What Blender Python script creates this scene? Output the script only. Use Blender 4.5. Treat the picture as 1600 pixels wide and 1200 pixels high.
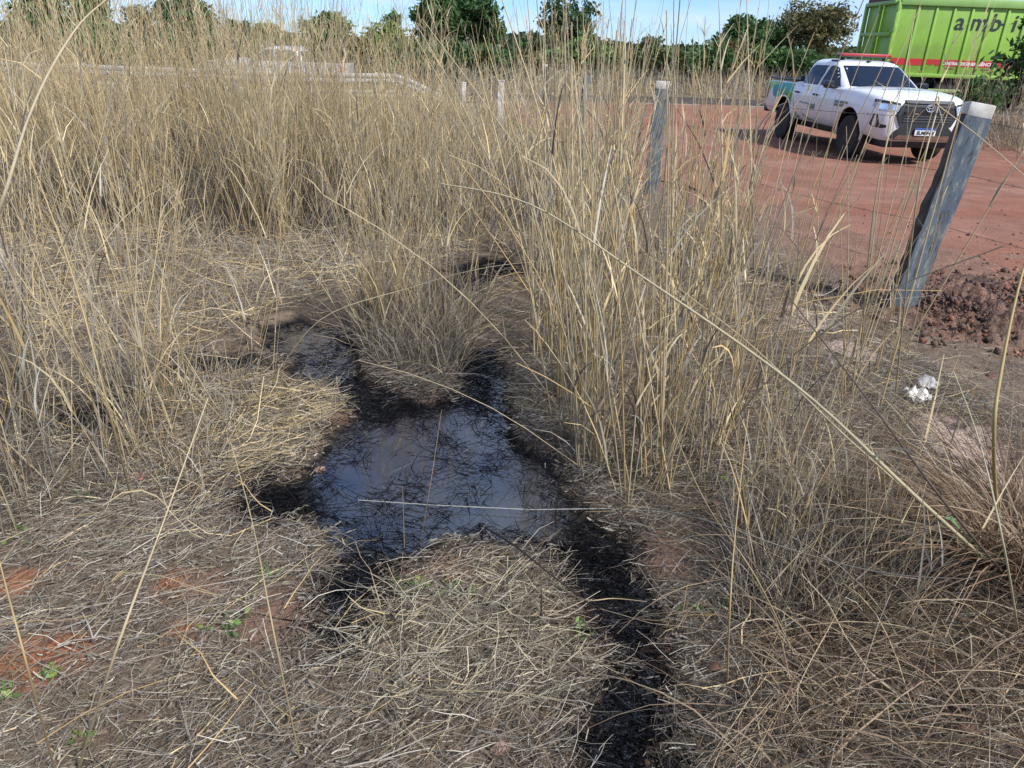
import bpy, bmesh, math, random
import numpy as np
from mathutils import Vector, Matrix
from mathutils.bvhtree import BVHTree

random.seed(7)
R = np.random.default_rng(11)
scene = bpy.context.scene
for o in list(bpy.data.objects):
    bpy.data.objects.remove(o)
COL = scene.collection

# ------------------------------------------------------------------ camera
F, PITCH, ROLL, CAMH = 1161.0, 0.4295, 0.0375, 1.668
cp, sp, cr, sr = math.cos(PITCH), math.sin(PITCH), math.cos(ROLL), math.sin(ROLL)
FWD = Vector((0, cp, -sp)); UP0 = Vector((0, sp, cp)); RT0 = Vector((1, 0, 0))
RT = RT0 * cr + UP0 * sr
UP = -RT0 * sr + UP0 * cr
cam = bpy.data.cameras.new('camera'); cam_o = bpy.data.objects.new('camera', cam); COL.objects.link(cam_o)
m = Matrix.Identity(4)
for i in range(3):
    m[i][0], m[i][1], m[i][2] = RT[i], UP[i], -FWD[i]
m[2][3] = CAMH
cam_o.matrix_world = m
cam.sensor_width = 36; cam.lens = F / 1600 * 36
cam.clip_start = 0.05; cam.clip_end = 4000
scene.camera = cam_o

# ------------------------------------------------------------------ light
SUN_EL, SUN_AZ = math.radians(43), math.radians(132)          # azimuth clockwise from +Y
to_sun = Vector((math.sin(SUN_AZ) * math.cos(SUN_EL), math.cos(SUN_AZ) * math.cos(SUN_EL), math.sin(SUN_EL)))
w = bpy.data.worlds.new('World'); scene.world = w; w.use_nodes = True
wn, wl = w.node_tree.nodes, w.node_tree.links
bgn = wn['Background']; bgn.inputs['Strength'].default_value = 0.132
sky = wn.new('ShaderNodeTexSky'); sky.sky_type = 'NISHITA'; sky.sun_disc = False
sky.sun_elevation = SUN_EL; sky.sun_rotation = SUN_AZ
sky.air_density = 0.8; sky.dust_density = 0.1; sky.ozone_density = 5.0
tc = wn.new('ShaderNodeTexCoord')
sep = wn.new('ShaderNodeSeparateXYZ'); wl.new(tc.outputs['Generated'], sep.inputs[0])
addz = wn.new('ShaderNodeMath'); addz.operation = 'ADD'; addz.inputs[1].default_value = 0.16
wl.new(sep.outputs['Z'], addz.inputs[0])
mx = wn.new('ShaderNodeMath'); mx.operation = 'MAXIMUM'; mx.inputs[1].default_value = 0.05; wl.new(addz.outputs[0], mx.inputs[0])
dx = wn.new('ShaderNodeMath'); dx.operation = 'DIVIDE'; wl.new(sep.outputs['X'], dx.inputs[0]); wl.new(mx.outputs[0], dx.inputs[1])
dy = wn.new('ShaderNodeMath'); dy.operation = 'DIVIDE'; wl.new(sep.outputs['Y'], dy.inputs[0]); wl.new(mx.outputs[0], dy.inputs[1])
cmb = wn.new('ShaderNodeCombineXYZ'); wl.new(dx.outputs[0], cmb.inputs[0]); wl.new(dy.outputs[0], cmb.inputs[1])
nz = wn.new('ShaderNodeTexNoise'); nz.inputs['Scale'].default_value = 0.85; nz.inputs['Detail'].default_value = 9; nz.inputs['Roughness'].default_value = 0.55
wl.new(cmb.outputs[0], nz.inputs['Vector'])
rmp = wn.new('ShaderNodeValToRGB'); rmp.color_ramp.elements[0].position = 0.36; rmp.color_ramp.elements[1].position = 0.62
wl.new(nz.outputs['Fac'], rmp.inputs[0])
mulc = wn.new('ShaderNodeMath'); mulc.operation = 'MULTIPLY'; mulc.inputs[1].default_value = 0.72; wl.new(rmp.outputs['Color'], mulc.inputs[0])
mixc = wn.new('ShaderNodeMixRGB'); mixc.inputs['Color2'].default_value = (4.2, 5.0, 6.1, 1)
wl.new(mulc.outputs[0], mixc.inputs['Fac']); tint = wn.new('ShaderNodeMixRGB'); tint.blend_type = 'MULTIPLY'; tint.inputs['Fac'].default_value = 1.0; tint.inputs['Color2'].default_value = (0.50, 0.67, 0.93, 1)
wl.new(sky.outputs[0], tint.inputs['Color1']); wl.new(tint.outputs[0], mixc.inputs['Color1']); wl.new(mixc.outputs[0], bgn.inputs['Color'])
sl = bpy.data.lights.new('sun', 'SUN'); sl.energy = 4.2; sl.angle = math.radians(4.5); sl.color = (1.0, 0.97, 0.92)
so = bpy.data.objects.new('sun', sl); COL.objects.link(so)
so.rotation_euler = to_sun.to_track_quat('Z', 'Y').to_euler(); so.location = to_sun * 50
scene.view_settings.view_transform = 'Standard'; scene.view_settings.look = 'None'
scene.view_settings.gamma = 1; scene.view_settings.exposure = 0.50; scene.view_settings.use_curve_mapping = False
scene.cycles.max_bounces = 6; scene.cycles.diffuse_bounces = 3; scene.cycles.transparent_max_bounces = 8

# ------------------------------------------------------------------ helpers
def tag(o, label=None, cat=None, group=None, kind=None):
    if label: o['label'] = label
    if cat: o['category'] = cat
    if group: o['group'] = group
    if kind: o['kind'] = kind
    return o

def empty(name, loc=(0, 0, 0), rz=0.0):
    o = bpy.data.objects.new(name, None); COL.objects.link(o)
    o.location = loc; o.rotation_euler = (0, 0, rz); o.empty_display_size = 0.2
    return o

def S(a, b, x):
    t = np.clip((np.asarray(x, float) - a) / (b - a), 0, 1); return t * t * (3 - 2 * t)

def zt(x, y):
    """terrain: level around the camera, falling gently towards the two roads"""
    x = np.asarray(x, float); y = np.asarray(y, float)
    return -0.20 * S(8, 14, y) + S(20.5, 24.5, y) * (0.02 + 0.28 * S(-9, 7, x)) - 0.33 * S(26, 29.5, y) * S(-2, -6, x)

def ray(px, py):
    X, Y = px - 800.0, py - 600.0
    return (RT * X + UP * (-Y) + FWD * F).normalized()

def G(px, py):
    """point of the terrain seen at photo pixel (1600 x 1200)"""
    d = ray(px, py); z = 0.0
    for _ in range(25):
        t = (z - CAMH) / d.z; z = float(zt(d.x * t, d.y * t))
    return Vector((d.x * t, d.y * t, z))

def at_y(px, py, Y):
    d = ray(px, py); return Vector((0, 0, CAMH)) + d * (Y / d.y)

def at_dist(px, py, dist):
    return Vector((0, 0, CAMH)) + ray(px, py) * dist

def GP(pts):
    return np.array([G(*p)[:2] for p in pts])

def inpoly(P, poly):
    x, y = P[:, 0], P[:, 1]; r = np.zeros(len(P), bool); n = len(poly)
    for i in range(n):
        x1, y1 = poly[i]; x2, y2 = poly[(i + 1) % n]
        c = ((y1 > y) != (y2 > y)) & (x < (x2 - x1) * (y - y1) / (y2 - y1 + 1e-12) + x1)
        r ^= c
    return r

def sdist(P, poly):
    """signed distance to polygon, negative inside"""
    d = np.full(len(P), 1e9); n = len(poly)
    for i in range(n):
        a = poly[i]; b = poly[(i + 1) % n]; ab = b - a
        t = np.clip(((P - a) @ ab) / (ab @ ab + 1e-12), 0, 1)
        q = P - (a + t[:, None] * ab); d = np.minimum(d, np.sqrt((q ** 2).sum(1)))
    return np.where(inpoly(P, poly), -d, d)

def sample_poly(poly, n):
    lo, hi = poly.min(0), poly.max(0); out = []; c = 0
    while c < n:
        P = lo + R.random((n * 2 + 50, 2)) * (hi - lo); P = P[inpoly(P, poly)]
        out.append(P); c += len(P)
        if len(out) > 60: break
    return np.concatenate(out)[:n]

class VN:
    """value noise on a lattice, numpy"""
    def __init__(s, seed): s.t = np.random.default_rng(seed).random((256, 256))
    def __call__(s, x, y, sc, octv=4, gain=0.5):
        r = 0; a = 1; tot = 0
        for k in range(octv):
            u = np.asarray(x) * sc + 17.3 * k; v = np.asarray(y) * sc + 9.1 * k
            i = np.floor(u).astype(int); j = np.floor(v).astype(int); fu = u - i; fv = v - j
            fu = fu * fu * (3 - 2 * fu); fv = fv * fv * (3 - 2 * fv)
            T = lambda p, q: s.t[p % 256, q % 256]
            r = r + a * ((T(i, j) * (1 - fu) + T(i + 1, j) * fu) * (1 - fv) + (T(i, j + 1) * (1 - fu) + T(i + 1, j + 1) * fu) * fv)
            tot += a; a *= gain; sc *= 2.03
        return r / tot
N1, N2, N3 = VN(1), VN(2), VN(3)

def mesh_np(name, V, Fq, mat, parent=None, col=None, smooth=False):
    """one mesh object from numpy arrays; Fq is (n,3) or (n,4)"""
    me = bpy.data.meshes.new(name); V = np.ascontiguousarray(V, np.float32); Fq = np.ascontiguousarray(Fq, np.int32)
    k = Fq.shape[1]
    me.vertices.add(len(V)); me.vertices.foreach_set('co', V.ravel())
    me.loops.add(Fq.size); me.loops.foreach_set('vertex_index', Fq.ravel())
    me.polygons.add(len(Fq)); me.polygons.foreach_set('loop_start', np.arange(len(Fq), dtype=np.int32) * k)
    me.update(calc_edges=True)
    if col is not None:
        a = me.attributes.new('col', 'FLOAT_COLOR', 'POINT')
        c = np.ones((len(V), 4), np.float32); c[:, :3] = col; a.data.foreach_set('color', c.ravel())
    if smooth: me.polygons.foreach_set('use_smooth', np.ones(len(Fq), bool))
    if mat: me.materials.append(mat)
    o = bpy.data.objects.new(name, me); COL.objects.link(o)
    if parent: o.parent = parent
    return o

class MB:
    """collects simple shapes and links them as one mesh object"""
    def __init__(s): s.bm = bmesh.new()
    def box(s, c, d, rot=None, bevel=0.0):
        r = bmesh.ops.create_cube(s.bm, size=1.0); vs = r['verts']
        M = Matrix.Translation(c) @ (rot.to_4x4() if rot else Matrix.Identity(4)) @ Matrix.Diagonal((d[0], d[1], d[2], 1))
        bmesh.ops.transform(s.bm, matrix=M, verts=vs)
        if bevel > 0:
            es = list({e for v in vs for e in v.link_edges})
            bmesh.ops.bevel(s.bm, geom=es, offset=bevel, segments=2, affect='EDGES', profile=0.5)
        return s
    def cyl(s, a, b, r1, r2=None, n=10):
        a, b = Vector(a), Vector(b); r2 = r1 if r2 is None else r2
        q = (b - a).to_track_quat('Z', 'Y').to_matrix().to_4x4()
        bmesh.ops.create_cone(s.bm, cap_ends=True, segments=n, radius1=r1, radius2=max(r2, 1e-4), depth=(b - a).length,
                              matrix=Matrix.Translation((a + b) / 2) @ q)
        return s
    def tube(s, pts, rad, n=6):
        pts = [Vector(p) for p in pts]; rings = []
        rad = rad if hasattr(rad, '__len__') else [rad] * len(pts)
        for i, p in enumerate(pts):
            t = (pts[min(i + 1, len(pts) - 1)] - pts[max(i - 1, 0)]).normalized()
            u = t.cross(Vector((0.31, 0.2, 0.93)))
            u = u.normalized() if u.length > 1e-3 else t.cross(Vector((1, 0, 0))).normalized()
            v = t.cross(u)
            rings.append([s.bm.verts.new(p + (u * math.cos(k * math.tau / n) + v * math.sin(k * math.tau / n)) * rad[i]) for k in range(n)])
        for A, B in zip(rings, rings[1:]):
            for k in range(n): s.bm.faces.new((A[k], A[(k + 1) % n], B[(k + 1) % n], B[k]))
        s.bm.faces.new(rings[0][::-1]); s.bm.faces.new(rings[-1])
        return s
    def lathe(s, prof, axis_c, n=28):
        """profile of (radius, y) turned round the y axis through axis_c"""
        rings = [[s.bm.verts.new(Vector(axis_c) + Vector((r * math.cos(k * math.tau / n), y, r * math.sin(k * math.tau / n)))) for k in range(n)] for r, y in prof]
        for A, B in zip(rings, rings[1:]):
            for k in range(n): s.bm.faces.new((A[k], A[(k + 1) % n], B[(k + 1) % n], B[k]))
        s.bm.faces.new(rings[0][::-1]); s.bm.faces.new(rings[-1])
        return s
    def prism(s, poly, axis, t0, t1):
        """polygon in the two other axes, extruded along axis"""
        def P(a, b, t): return {'x': (t, a, b), 'y': (a, t, b), 'z': (a, b, t)}[axis]
        A = [s.bm.verts.new(P(a, b, t0)) for a, b in poly]; B = [s.bm.verts.new(P(a, b, t1)) for a, b in poly]
        n = len(poly); s.bm.faces.new(A[::-1]); s.bm.faces.new(B)
        for k in range(n): s.bm.faces.new((A[k], A[(k + 1) % n], B[(k + 1) % n], B[k]))
        return s
    def build(s, name, mat, parent=None, sharp=35):
        bmesh.ops.recalc_face_normals(s.bm, faces=s.bm.faces)
        me = bpy.data.meshes.new(name); s.bm.to_mesh(me); s.bm.free()
        me.materials.append(mat)
        if sharp:
            me.polygons.foreach_set('use_smooth', np.ones(len(me.polygons), bool)); me.set_sharp_from_angle(angle=math.radians(sharp))
        o = bpy.data.objects.new(name, me); COL.objects.link(o)
        if parent: o.parent = parent
        return o

# ------------------------------------------------------------------ materials
def newmat(name):
    mt = bpy.data.materials.new(name); mt.use_nodes = True
    return mt, mt.node_tree.nodes, mt.node_tree.links, mt.node_tree.nodes['Principled BSDF']

def plain(name, c, rough=0.6, metal=0.0, spec=0.5, coat=0.0, var=0.12, scale=6.0, dirt=None, dirt_amt=0.3, bump=0.0, bscale=60):
    mt, n, l, b = newmat(name)
    b.inputs['Roughness'].default_value = rough; b.inputs['Metallic'].default_value = metal
    b.inputs['Specular IOR Level'].default_value = spec; b.inputs['Coat Weight'].default_value = coat
    b.inputs['Coat Roughness'].default_value = 0.06
    t = n.new('ShaderNodeTexCoord')
    nz = n.new('ShaderNodeTexNoise'); nz.inputs['Scale'].default_value = scale; nz.inputs['Detail'].default_value = 7
    l.new(t.outputs['Object'], nz.inputs['Vector'])
    r = n.new('ShaderNodeValToRGB'); r.color_ramp.elements[0].position = 0.3; r.color_ramp.elements[1].position = 0.7
    r.color_ramp.elements[0].color = (*[v * (1 - var) for v in c], 1); r.color_ramp.elements[1].color = (*[min(v * (1 + var), 1) for v in c], 1)
    l.new(nz.outputs['Fac'], r.inputs[0]); out = r.outputs[0]
    if dirt:
        n2 = n.new('ShaderNodeTexNoise'); n2.inputs['Scale'].default_value = scale * 0.6; n2.inputs['Detail'].default_value = 10; n2.inputs['Roughness'].default_value = 0.68
        l.new(t.outputs['Object'], n2.inputs['Vector'])
        r2 = n.new('ShaderNodeValToRGB'); r2.color_ramp.elements[0].position = 0.62 - dirt_amt * 0.5; r2.color_ramp.elements[1].position = 0.82 - dirt_amt * 0.4
        l.new(n2.outputs['Fac'], r2.inputs[0])
        mm = n.new('ShaderNodeMixRGB'); mm.inputs['Color2'].default_value = (*dirt, 1)
        l.new(r2.outputs[0], mm.inputs['Fac']); l.new(out, mm.inputs['Color1']); out = mm.outputs[0]
    l.new(out, b.inputs['Base Color'])
    if bump:
        n3 = n.new('ShaderNodeTexNoise'); n3.inputs['Scale'].default_value = bscale; n3.inputs['Detail'].default_value = 6
        l.new(t.outputs['Object'], n3.inputs['Vector'])
        bp = n.new('ShaderNodeBump'); bp.inputs['Strength'].default_value = bump; bp.inputs['Distance'].default_value = 0.02
        l.new(n3.outputs['Fac'], bp.inputs['Height']); l.new(bp.outputs[0], b.inputs['Normal'])
    return mt

def colmat(name, rough=0.7, spec=0.3, trans=0.0, noise=0.25, nscale=40.0, bump=0.0, bscale=300, bdist=0.004):
    """base colour from the mesh attribute 'col' with a fine mottle"""
    mt, n, l, b = newmat(name)
    b.inputs['Roughness'].default_value = rough; b.inputs['Specular IOR Level'].default_value = spec
    a = n.new('ShaderNodeAttribute'); a.attribute_name = 'col'
    t = n.new('ShaderNodeTexCoord'); nz = n.new('ShaderNodeTexNoise'); nz.inputs['Scale'].default_value = nscale; nz.inputs['Detail'].default_value = 8
    nz.inputs['Roughness'].default_value = 0.65
    l.new(t.outputs['Object'], nz.inputs['Vector'])
    r = n.new('ShaderNodeMapRange'); r.inputs['From Min'].default_value = 0.25; r.inputs['From Max'].default_value = 0.75
    r.inputs['To Min'].default_value = 1 - noise; r.inputs['To Max'].default_value = 1 + noise; l.new(nz.outputs['Fac'], r.inputs['Value'])
    mm = n.new('ShaderNodeVectorMath'); mm.operation = 'SCALE'; l.new(a.outputs['Color'], mm.inputs[0]); l.new(r.outputs[0], mm.inputs['Scale'])
    l.new(mm.outputs[0], b.inputs['Base Color'])
    if bump:
        n3 = n.new('ShaderNodeTexNoise'); n3.inputs['Scale'].default_value = bscale; n3.inputs['Detail'].default_value = 6; l.new(t.outputs['Object'], n3.inputs['Vector'])
        bp = n.new('ShaderNodeBump'); bp.inputs['Strength'].default_value = bump; bp.inputs['Distance'].default_value = bdist
        l.new(n3.outputs['Fac'], bp.inputs['Height']); l.new(bp.outputs[0], b.inputs['Normal'])
    if trans:
        tr = n.new('ShaderNodeBsdfTranslucent'); l.new(mm.outputs[0], tr.inputs['Color'])
        ms = n.new('ShaderNodeMixShader'); ms.inputs[0].default_value = trans
        l.new(b.outputs[0], ms.inputs[1]); l.new(tr.outputs[0], ms.inputs[2]); l.new(ms.outputs[0], n['Material Output'].inputs['Surface'])
    return mt

M = {}
M['ground'] = colmat('soil', 0.92, 0.15, noise=0.35, nscale=22, bump=0.8, bscale=55, bdist=0.02)
M['road'] = colmat('laterite', 0.93, 0.12, noise=0.18, nscale=5, bump=0.55, bscale=30, bdist=0.02)
M['mud'] = colmat('wet_clods', 0.55, 0.4, noise=0.45, nscale=25, bump=0.8, bscale=70, bdist=0.02)
M['straw'] = colmat('dry_straw', 0.62, 0.35, trans=0.2, noise=0.12, nscale=30)
M['leaf'] = colmat('leaf', 0.5, 0.4, trans=0.35, noise=0.12, nscale=3)
M['weed'] = colmat('weed_leaf', 0.5, 0.4, trans=0.25, noise=0.1, nscale=30)
M['bark'] = plain('bark', (0.10, 0.085, 0.07), 0.95, var=0.4, scale=8, bump=0.6, bscale=20)
M['oilstraw'] = plain('oiled_straw', (0.007, 0.007, 0.009), 0.4, spec=0.25, var=0.4)
M['asphalt'] = plain('asphalt', (0.058, 0.053, 0.048), 0.95, spec=0.2, var=0.2, scale=2, dirt=(0.13, 0.085, 0.06), dirt_amt=0.35, bump=0.3)
M['roadline'] = plain('line_paint', (0.6, 0.58, 0.54), 0.8, var=0.15, scale=5, dirt=(0.28, 0.16, 0.11), dirt_amt=0.3)
M['galv'] = plain('galvanised', (0.50, 0.50, 0.48), 0.55, metal=0.2, var=0.15, dirt=(0.28, 0.22, 0.17), dirt_amt=0.2)
M['whitepost'] = plain('white_post', (0.60, 0.58, 0.53), 0.85, var=0.15, scale=10, dirt=(0.3, 0.25, 0.2), dirt_amt=0.35)
M['wire'] = plain('rusty_wire', (0.14, 0.11, 0.09), 0.6, metal=0.5, var=0.3, scale=20)
M['darkwood'] = plain('old_wood', (0.065, 0.055, 0.05), 0.95, var=0.4, scale=9, bump=0.6, bscale=30)
M['white'] = plain('white_paint', (0.78, 0.79, 0.79), 0.28, coat=0.6, var=0.02, dirt=(0.62, 0.54, 0.47), dirt_amt=0.05, scale=2)
def dusty(mt):
    n, l = mt.node_tree.nodes, mt.node_tree.links; b = n['Principled BSDF']; src = b.inputs['Base Color'].links[0].from_socket
    t = n.new('ShaderNodeTexCoord'); sx = n.new('ShaderNodeSeparateXYZ'); l.new(t.outputs['Object'], sx.inputs[0])
    nz = n.new('ShaderNodeTexNoise'); nz.inputs['Scale'].default_value = 3.5; nz.inputs['Detail'].default_value = 9; l.new(t.outputs['Object'], nz.inputs['Vector'])
    sc = n.new('ShaderNodeMath'); sc.operation = 'MULTIPLY_ADD'; sc.inputs[1].default_value = -0.35; l.new(nz.outputs['Fac'], sc.inputs[0]); l.new(sx.outputs['Z'], sc.inputs[2])
    mr = n.new('ShaderNodeMapRange'); mr.inputs['From Min'].default_value = 0.78; mr.inputs['From Max'].default_value = 0.22; mr.inputs['To Max'].default_value = 0.6; l.new(sc.outputs[0], mr.inputs['Value'])
    mm = n.new('ShaderNodeMixRGB'); mm.inputs['Color2'].default_value = (0.46, 0.40, 0.34, 1); l.new(mr.outputs[0], mm.inputs['Fac']); l.new(src, mm.inputs['Color1']); l.new(mm.outputs[0], b.inputs['Base Color'])
dusty(M['white'])
M['silver'] = plain('silver_paint', (0.58, 0.59, 0.61), 0.3, metal=0.1, coat=0.6, var=0.03, scale=2)
M['glass'] = plain('tinted_glass', (0.006, 0.013, 0.028), 0.04, spec=0.35, coat=0.0, var=0.02)
M['glass_pale'] = plain('pale_glass', (0.035, 0.06, 0.07), 0.05, spec=0.8, var=0.05)
M['black'] = plain('black_plastic', (0.018, 0.019, 0.021), 0.5, var=0.2)
M['gloss_black'] = plain('gloss_black', (0.012, 0.013, 0.015), 0.2, var=0.1)
M['darkgrey'] = plain('dark_grey', (0.06, 0.065, 0.07), 0.5, var=0.15)
M['tyre'] = plain('tyre', (0.022, 0.021, 0.02), 0.85, var=0.2, dirt=(0.10, 0.055, 0.04), dirt_amt=0.2, scale=4)
M['rim'] = plain('rim', (0.09, 0.09, 0.095), 0.4, metal=0.6, var=0.1, dirt=(0.12, 0.07, 0.05), dirt_amt=0.2)
M['lamp'] = plain('lamp_glass', (0.42, 0.47, 0.48), 0.1, spec=0.7, var=0.25, scale=14)
M['chrome'] = plain('chrome', (0.75, 0.77, 0.79), 0.15, metal=0.9, var=0.03)
M['red'] = plain('red_lens', (0.38, 0.035, 0.035), 0.25, coat=0.4, var=0.08)
M['brown'] = plain('dirty_skid', (0.13, 0.065, 0.045), 0.8, var=0.25)
M['blue'] = plain('plate_blue', (0.02, 0.08, 0.33), 0.4, var=0.03)
M['platewhite'] = plain('plate_white', (0.72, 0.73, 0.73), 0.4, var=0.03)
M['ink'] = plain('ink', (0.02, 0.025, 0.03), 0.5, var=0.1)
M['greyink'] = plain('grey_ink', (0.19, 0.24, 0.27), 0.5, var=0.3, scale=40)
M['lime'] = plain('decal_lime', (0.30, 0.55, 0.12), 0.35, var=0.05)
M['teal'] = plain('decal_teal', (0.01, 0.30, 0.29), 0.35, var=0.08)
M['turq'] = plain('decal_turquoise', (0.015, 0.36, 0.27), 0.35, var=0.08)
M['dgreen'] = plain('decal_green', (0.07, 0.30, 0.06), 0.35, var=0.05)
M['olive'] = plain('decal_olive', (0.16, 0.25, 0.10), 0.4, var=0.05)
M['cgreen'] = plain('container_green', (0.235, 0.42, 0.055), 0.45, var=0.06, scale=1.2, dirt=(0.19, 0.28, 0.07), dirt_amt=0.30, bump=0.35, bscale=1.3)
M['cgreen2'] = plain('container_top_rail', (0.23, 0.40, 0.11), 0.5, var=0.07, scale=2)
M['cred'] = plain('band_red', (0.42, 0.018, 0.02), 0.5, var=0.1, scale=3)
M['rust'] = plain('rusty_maroon', (0.13, 0.04, 0.04), 0.8, var=0.3)
M['bandwhite'] = plain('band_white', (0.72, 0.68, 0.66), 0.6, var=0.08)
M['beam'] = plain('pale_green_beam', (0.30, 0.38, 0.16), 0.6, var=0.15)
M['cord'] = plain('pale_cord', (0.30, 0.31, 0.27), 0.5, var=0.2, scale=30)
M['plastic'] = plain('white_plastic', (0.58, 0.56, 0.52), 0.4, var=0.08, scale=20)
M['greyplastic'] = plain('grey_film', (0.36, 0.35, 0.34), 0.35, var=0.1, scale=20)
M['stone'] = plain('pink_stone', (0.27, 0.17, 0.13), 0.85, var=0.25, scale=25, bump=0.4)
M['deadleaf'] = plain('dead_leaf', (0.16, 0.085, 0.055), 0.7, var=0.3, scale=40)
M['redscrap'] = plain('red_scrap', (0.36, 0.06, 0.05), 0.5, var=0.2, scale=20)
M['twig'] = plain('dark_twig', (0.07, 0.05, 0.04), 0.85, var=0.3, scale=30)

# puddle: black oil, a skin of wrinkles, mirrors the sky
mt, n, l, b = newmat('black_oil')
b.inputs['IOR'].default_value = 1.7; b.inputs['Specular IOR Level'].default_value = 0.8; b.inputs['Coat Weight'].default_value = 1.0; b.inputs['Coat IOR'].default_value = 2.0; b.inputs['Coat Roughness'].default_value = 0.045
t = n.new('ShaderNodeTexCoord')
nz = n.new('ShaderNodeTexNoise'); nz.inputs['Scale'].default_value = 3.2; nz.inputs['Detail'].default_value = 6; l.new(t.outputs['Object'], nz.inputs['Vector'])
r = n.new('ShaderNodeValToRGB'); e = r.color_ramp.elements
e[0].position = 0.42; e[0].color = (0.006, 0.007, 0.009, 1); e[1].position = 0.70; e[1].color = (0.022, 0.018, 0.022, 1)
l.new(nz.outputs['Fac'], r.inputs[0]); l.new(r.outputs[0], b.inputs['Base Color'])
n2 = n.new('ShaderNodeTexNoise'); n2.inputs['Scale'].default_value = 26; n2.inputs['Detail'].default_value = 5; l.new(t.outputs['Object'], n2.inputs['Vector'])
bp = n.new('ShaderNodeBump'); bp.inputs['Strength'].default_value = 0.16; bp.inputs['Distance'].default_value = 0.01
l.new(n2.outputs['Fac'], bp.inputs['Height']); l.new(bp.outputs[0], b.inputs['Normal'])
r2 = n.new('ShaderNodeMapRange'); r2.inputs['From Min'].default_value = 0.35; r2.inputs['From Max'].default_value = 0.7
r2.inputs['To Min'].default_value = 0.06; r2.inputs['To Max'].default_value = 0.22; l.new(nz.outputs['Fac'], r2.inputs['Value']); l.new(r2.outputs[0], b.inputs['Roughness'])
M['oil'] = mt

# weathered grey-blue post paint with peeling and drips along the grain
mt, n, l, b = newmat('post_paint'); b.inputs['Roughness'].default_value = 0.8
t = n.new('ShaderNodeTexCoord'); mp = n.new('ShaderNodeMapping'); mp.inputs['Scale'].default_value = (30, 30, 7); l.new(t.outputs['Object'], mp.inputs['Vector'])
nz = n.new('ShaderNodeTexNoise'); nz.inputs['Scale'].default_value = 1.0; nz.inputs['Detail'].default_value = 9; nz.inputs['Roughness'].default_value = 0.7; l.new(mp.outputs[0], nz.inputs['Vector'])
r = n.new('ShaderNodeValToRGB'); e = r.color_ramp.elements
e[0].position = 0.36; e[0].color = (0.035, 0.032, 0.03, 1); e[1].position = 0.43; e[1].color = (0.095, 0.118, 0.140, 1)
x = e.new(0.55); x.color = (0.115, 0.142, 0.168, 1); x = e.new(0.60); x.color = (0.27, 0.26, 0.22, 1); x = e.new(0.70); x.color = (0.15, 0.17, 0.19, 1)
l.new(nz.outputs['Fac'], r.inputs[0]); l.new(r.outputs[0], b.inputs['Base Color'])
bp = n.new('ShaderNodeBump'); bp.inputs['Strength'].default_value = 0.6; bp.inputs['Distance'].default_value = 0.01; l.new(nz.outputs['Fac'], bp.inputs['Height']); l.new(bp.outputs[0], b.inputs['Normal'])
M['postpaint'] = mt

# ------------------------------------------------------------------ footprints on the ground (seen pixel -> place)
OIL = {
 'main': GP([(455, 775), (500, 735), (540, 680), (560, 655), (620, 640), (700, 628), (775, 640), (800, 690), (850, 735), (880, 780), (940, 830), (985, 870),
             (960, 895), (900, 880), (830, 860), (765, 845), (700, 850), (640, 870), (600, 880), (560, 850), (500, 820)]),
 'arm_right': GP([(850, 830), (960, 850), (985, 930), (1020, 985), (1030, 1060), (1040, 1150), (1030, 1260), (940, 1260), (930, 1120), (960, 1060), (945, 960), (900, 890)]),
 'arm_left': GP([(560, 860), (615, 885), (600, 935), (550, 965), (545, 1020), (520, 1035), (500, 990), (490, 945), (520, 900)]),
 'back_left': GP([(415, 520), (470, 505), (535, 515), (555, 560), (560, 600), (500, 615), (440, 620), (430, 590), (480, 570), (420, 560)]),
 'left_edge': GP([(380, 780), (465, 770), (470, 812), (400, 815)]),
 'far': GP([(715, 420), (760, 405), (815, 415), (825, 432), (760, 440), (715, 440)]),
 'far_mid': GP([(545, 470), (640, 455), (690, 465), (620, 500), (555, 500)]),
 'channel': GP([(730, 545), (775, 550), (780, 640), (720, 640)]),
 'left_far': GP([(250, 575), (390, 560), (420, 590), (330, 600), (250, 600)]),
 'left_near': GP([(90, 655), (190, 640), (225, 665), (180, 690), (100, 685)]),
 'link': GP([(540, 590), (600, 612), (660, 632), (650, 668), (580, 668), (545, 640), (515, 615)]),
 'trail': GP([(680, 452), (740, 432), (765, 440), (720, 466), (650, 490), (620, 486)]),
 'right': GP([(1375, 840), (1440, 820), (1500, 850), (1480, 880), (1400, 875)]),
}
def oil_sd(P):
    d = np.full(len(P), 1e9)
    nz_ = N1(P[:, 0], P[:, 1], 5.0, 4) - 0.5; nf_ = N3(P[:, 0], P[:, 1], 13.0, 3) - 0.5
    for k, p in OIL.items():
        arm = k in ('arm_right', 'arm_left', 'left_edge', 'left_far')
        d = np.minimum(d, sdist(P, p) + ((0.045 if k == 'arm_left' else 0.02) + nf_ * 0.16 if arm else nf_ * 0.05))
    return d + nz_ * 0.16

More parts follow.
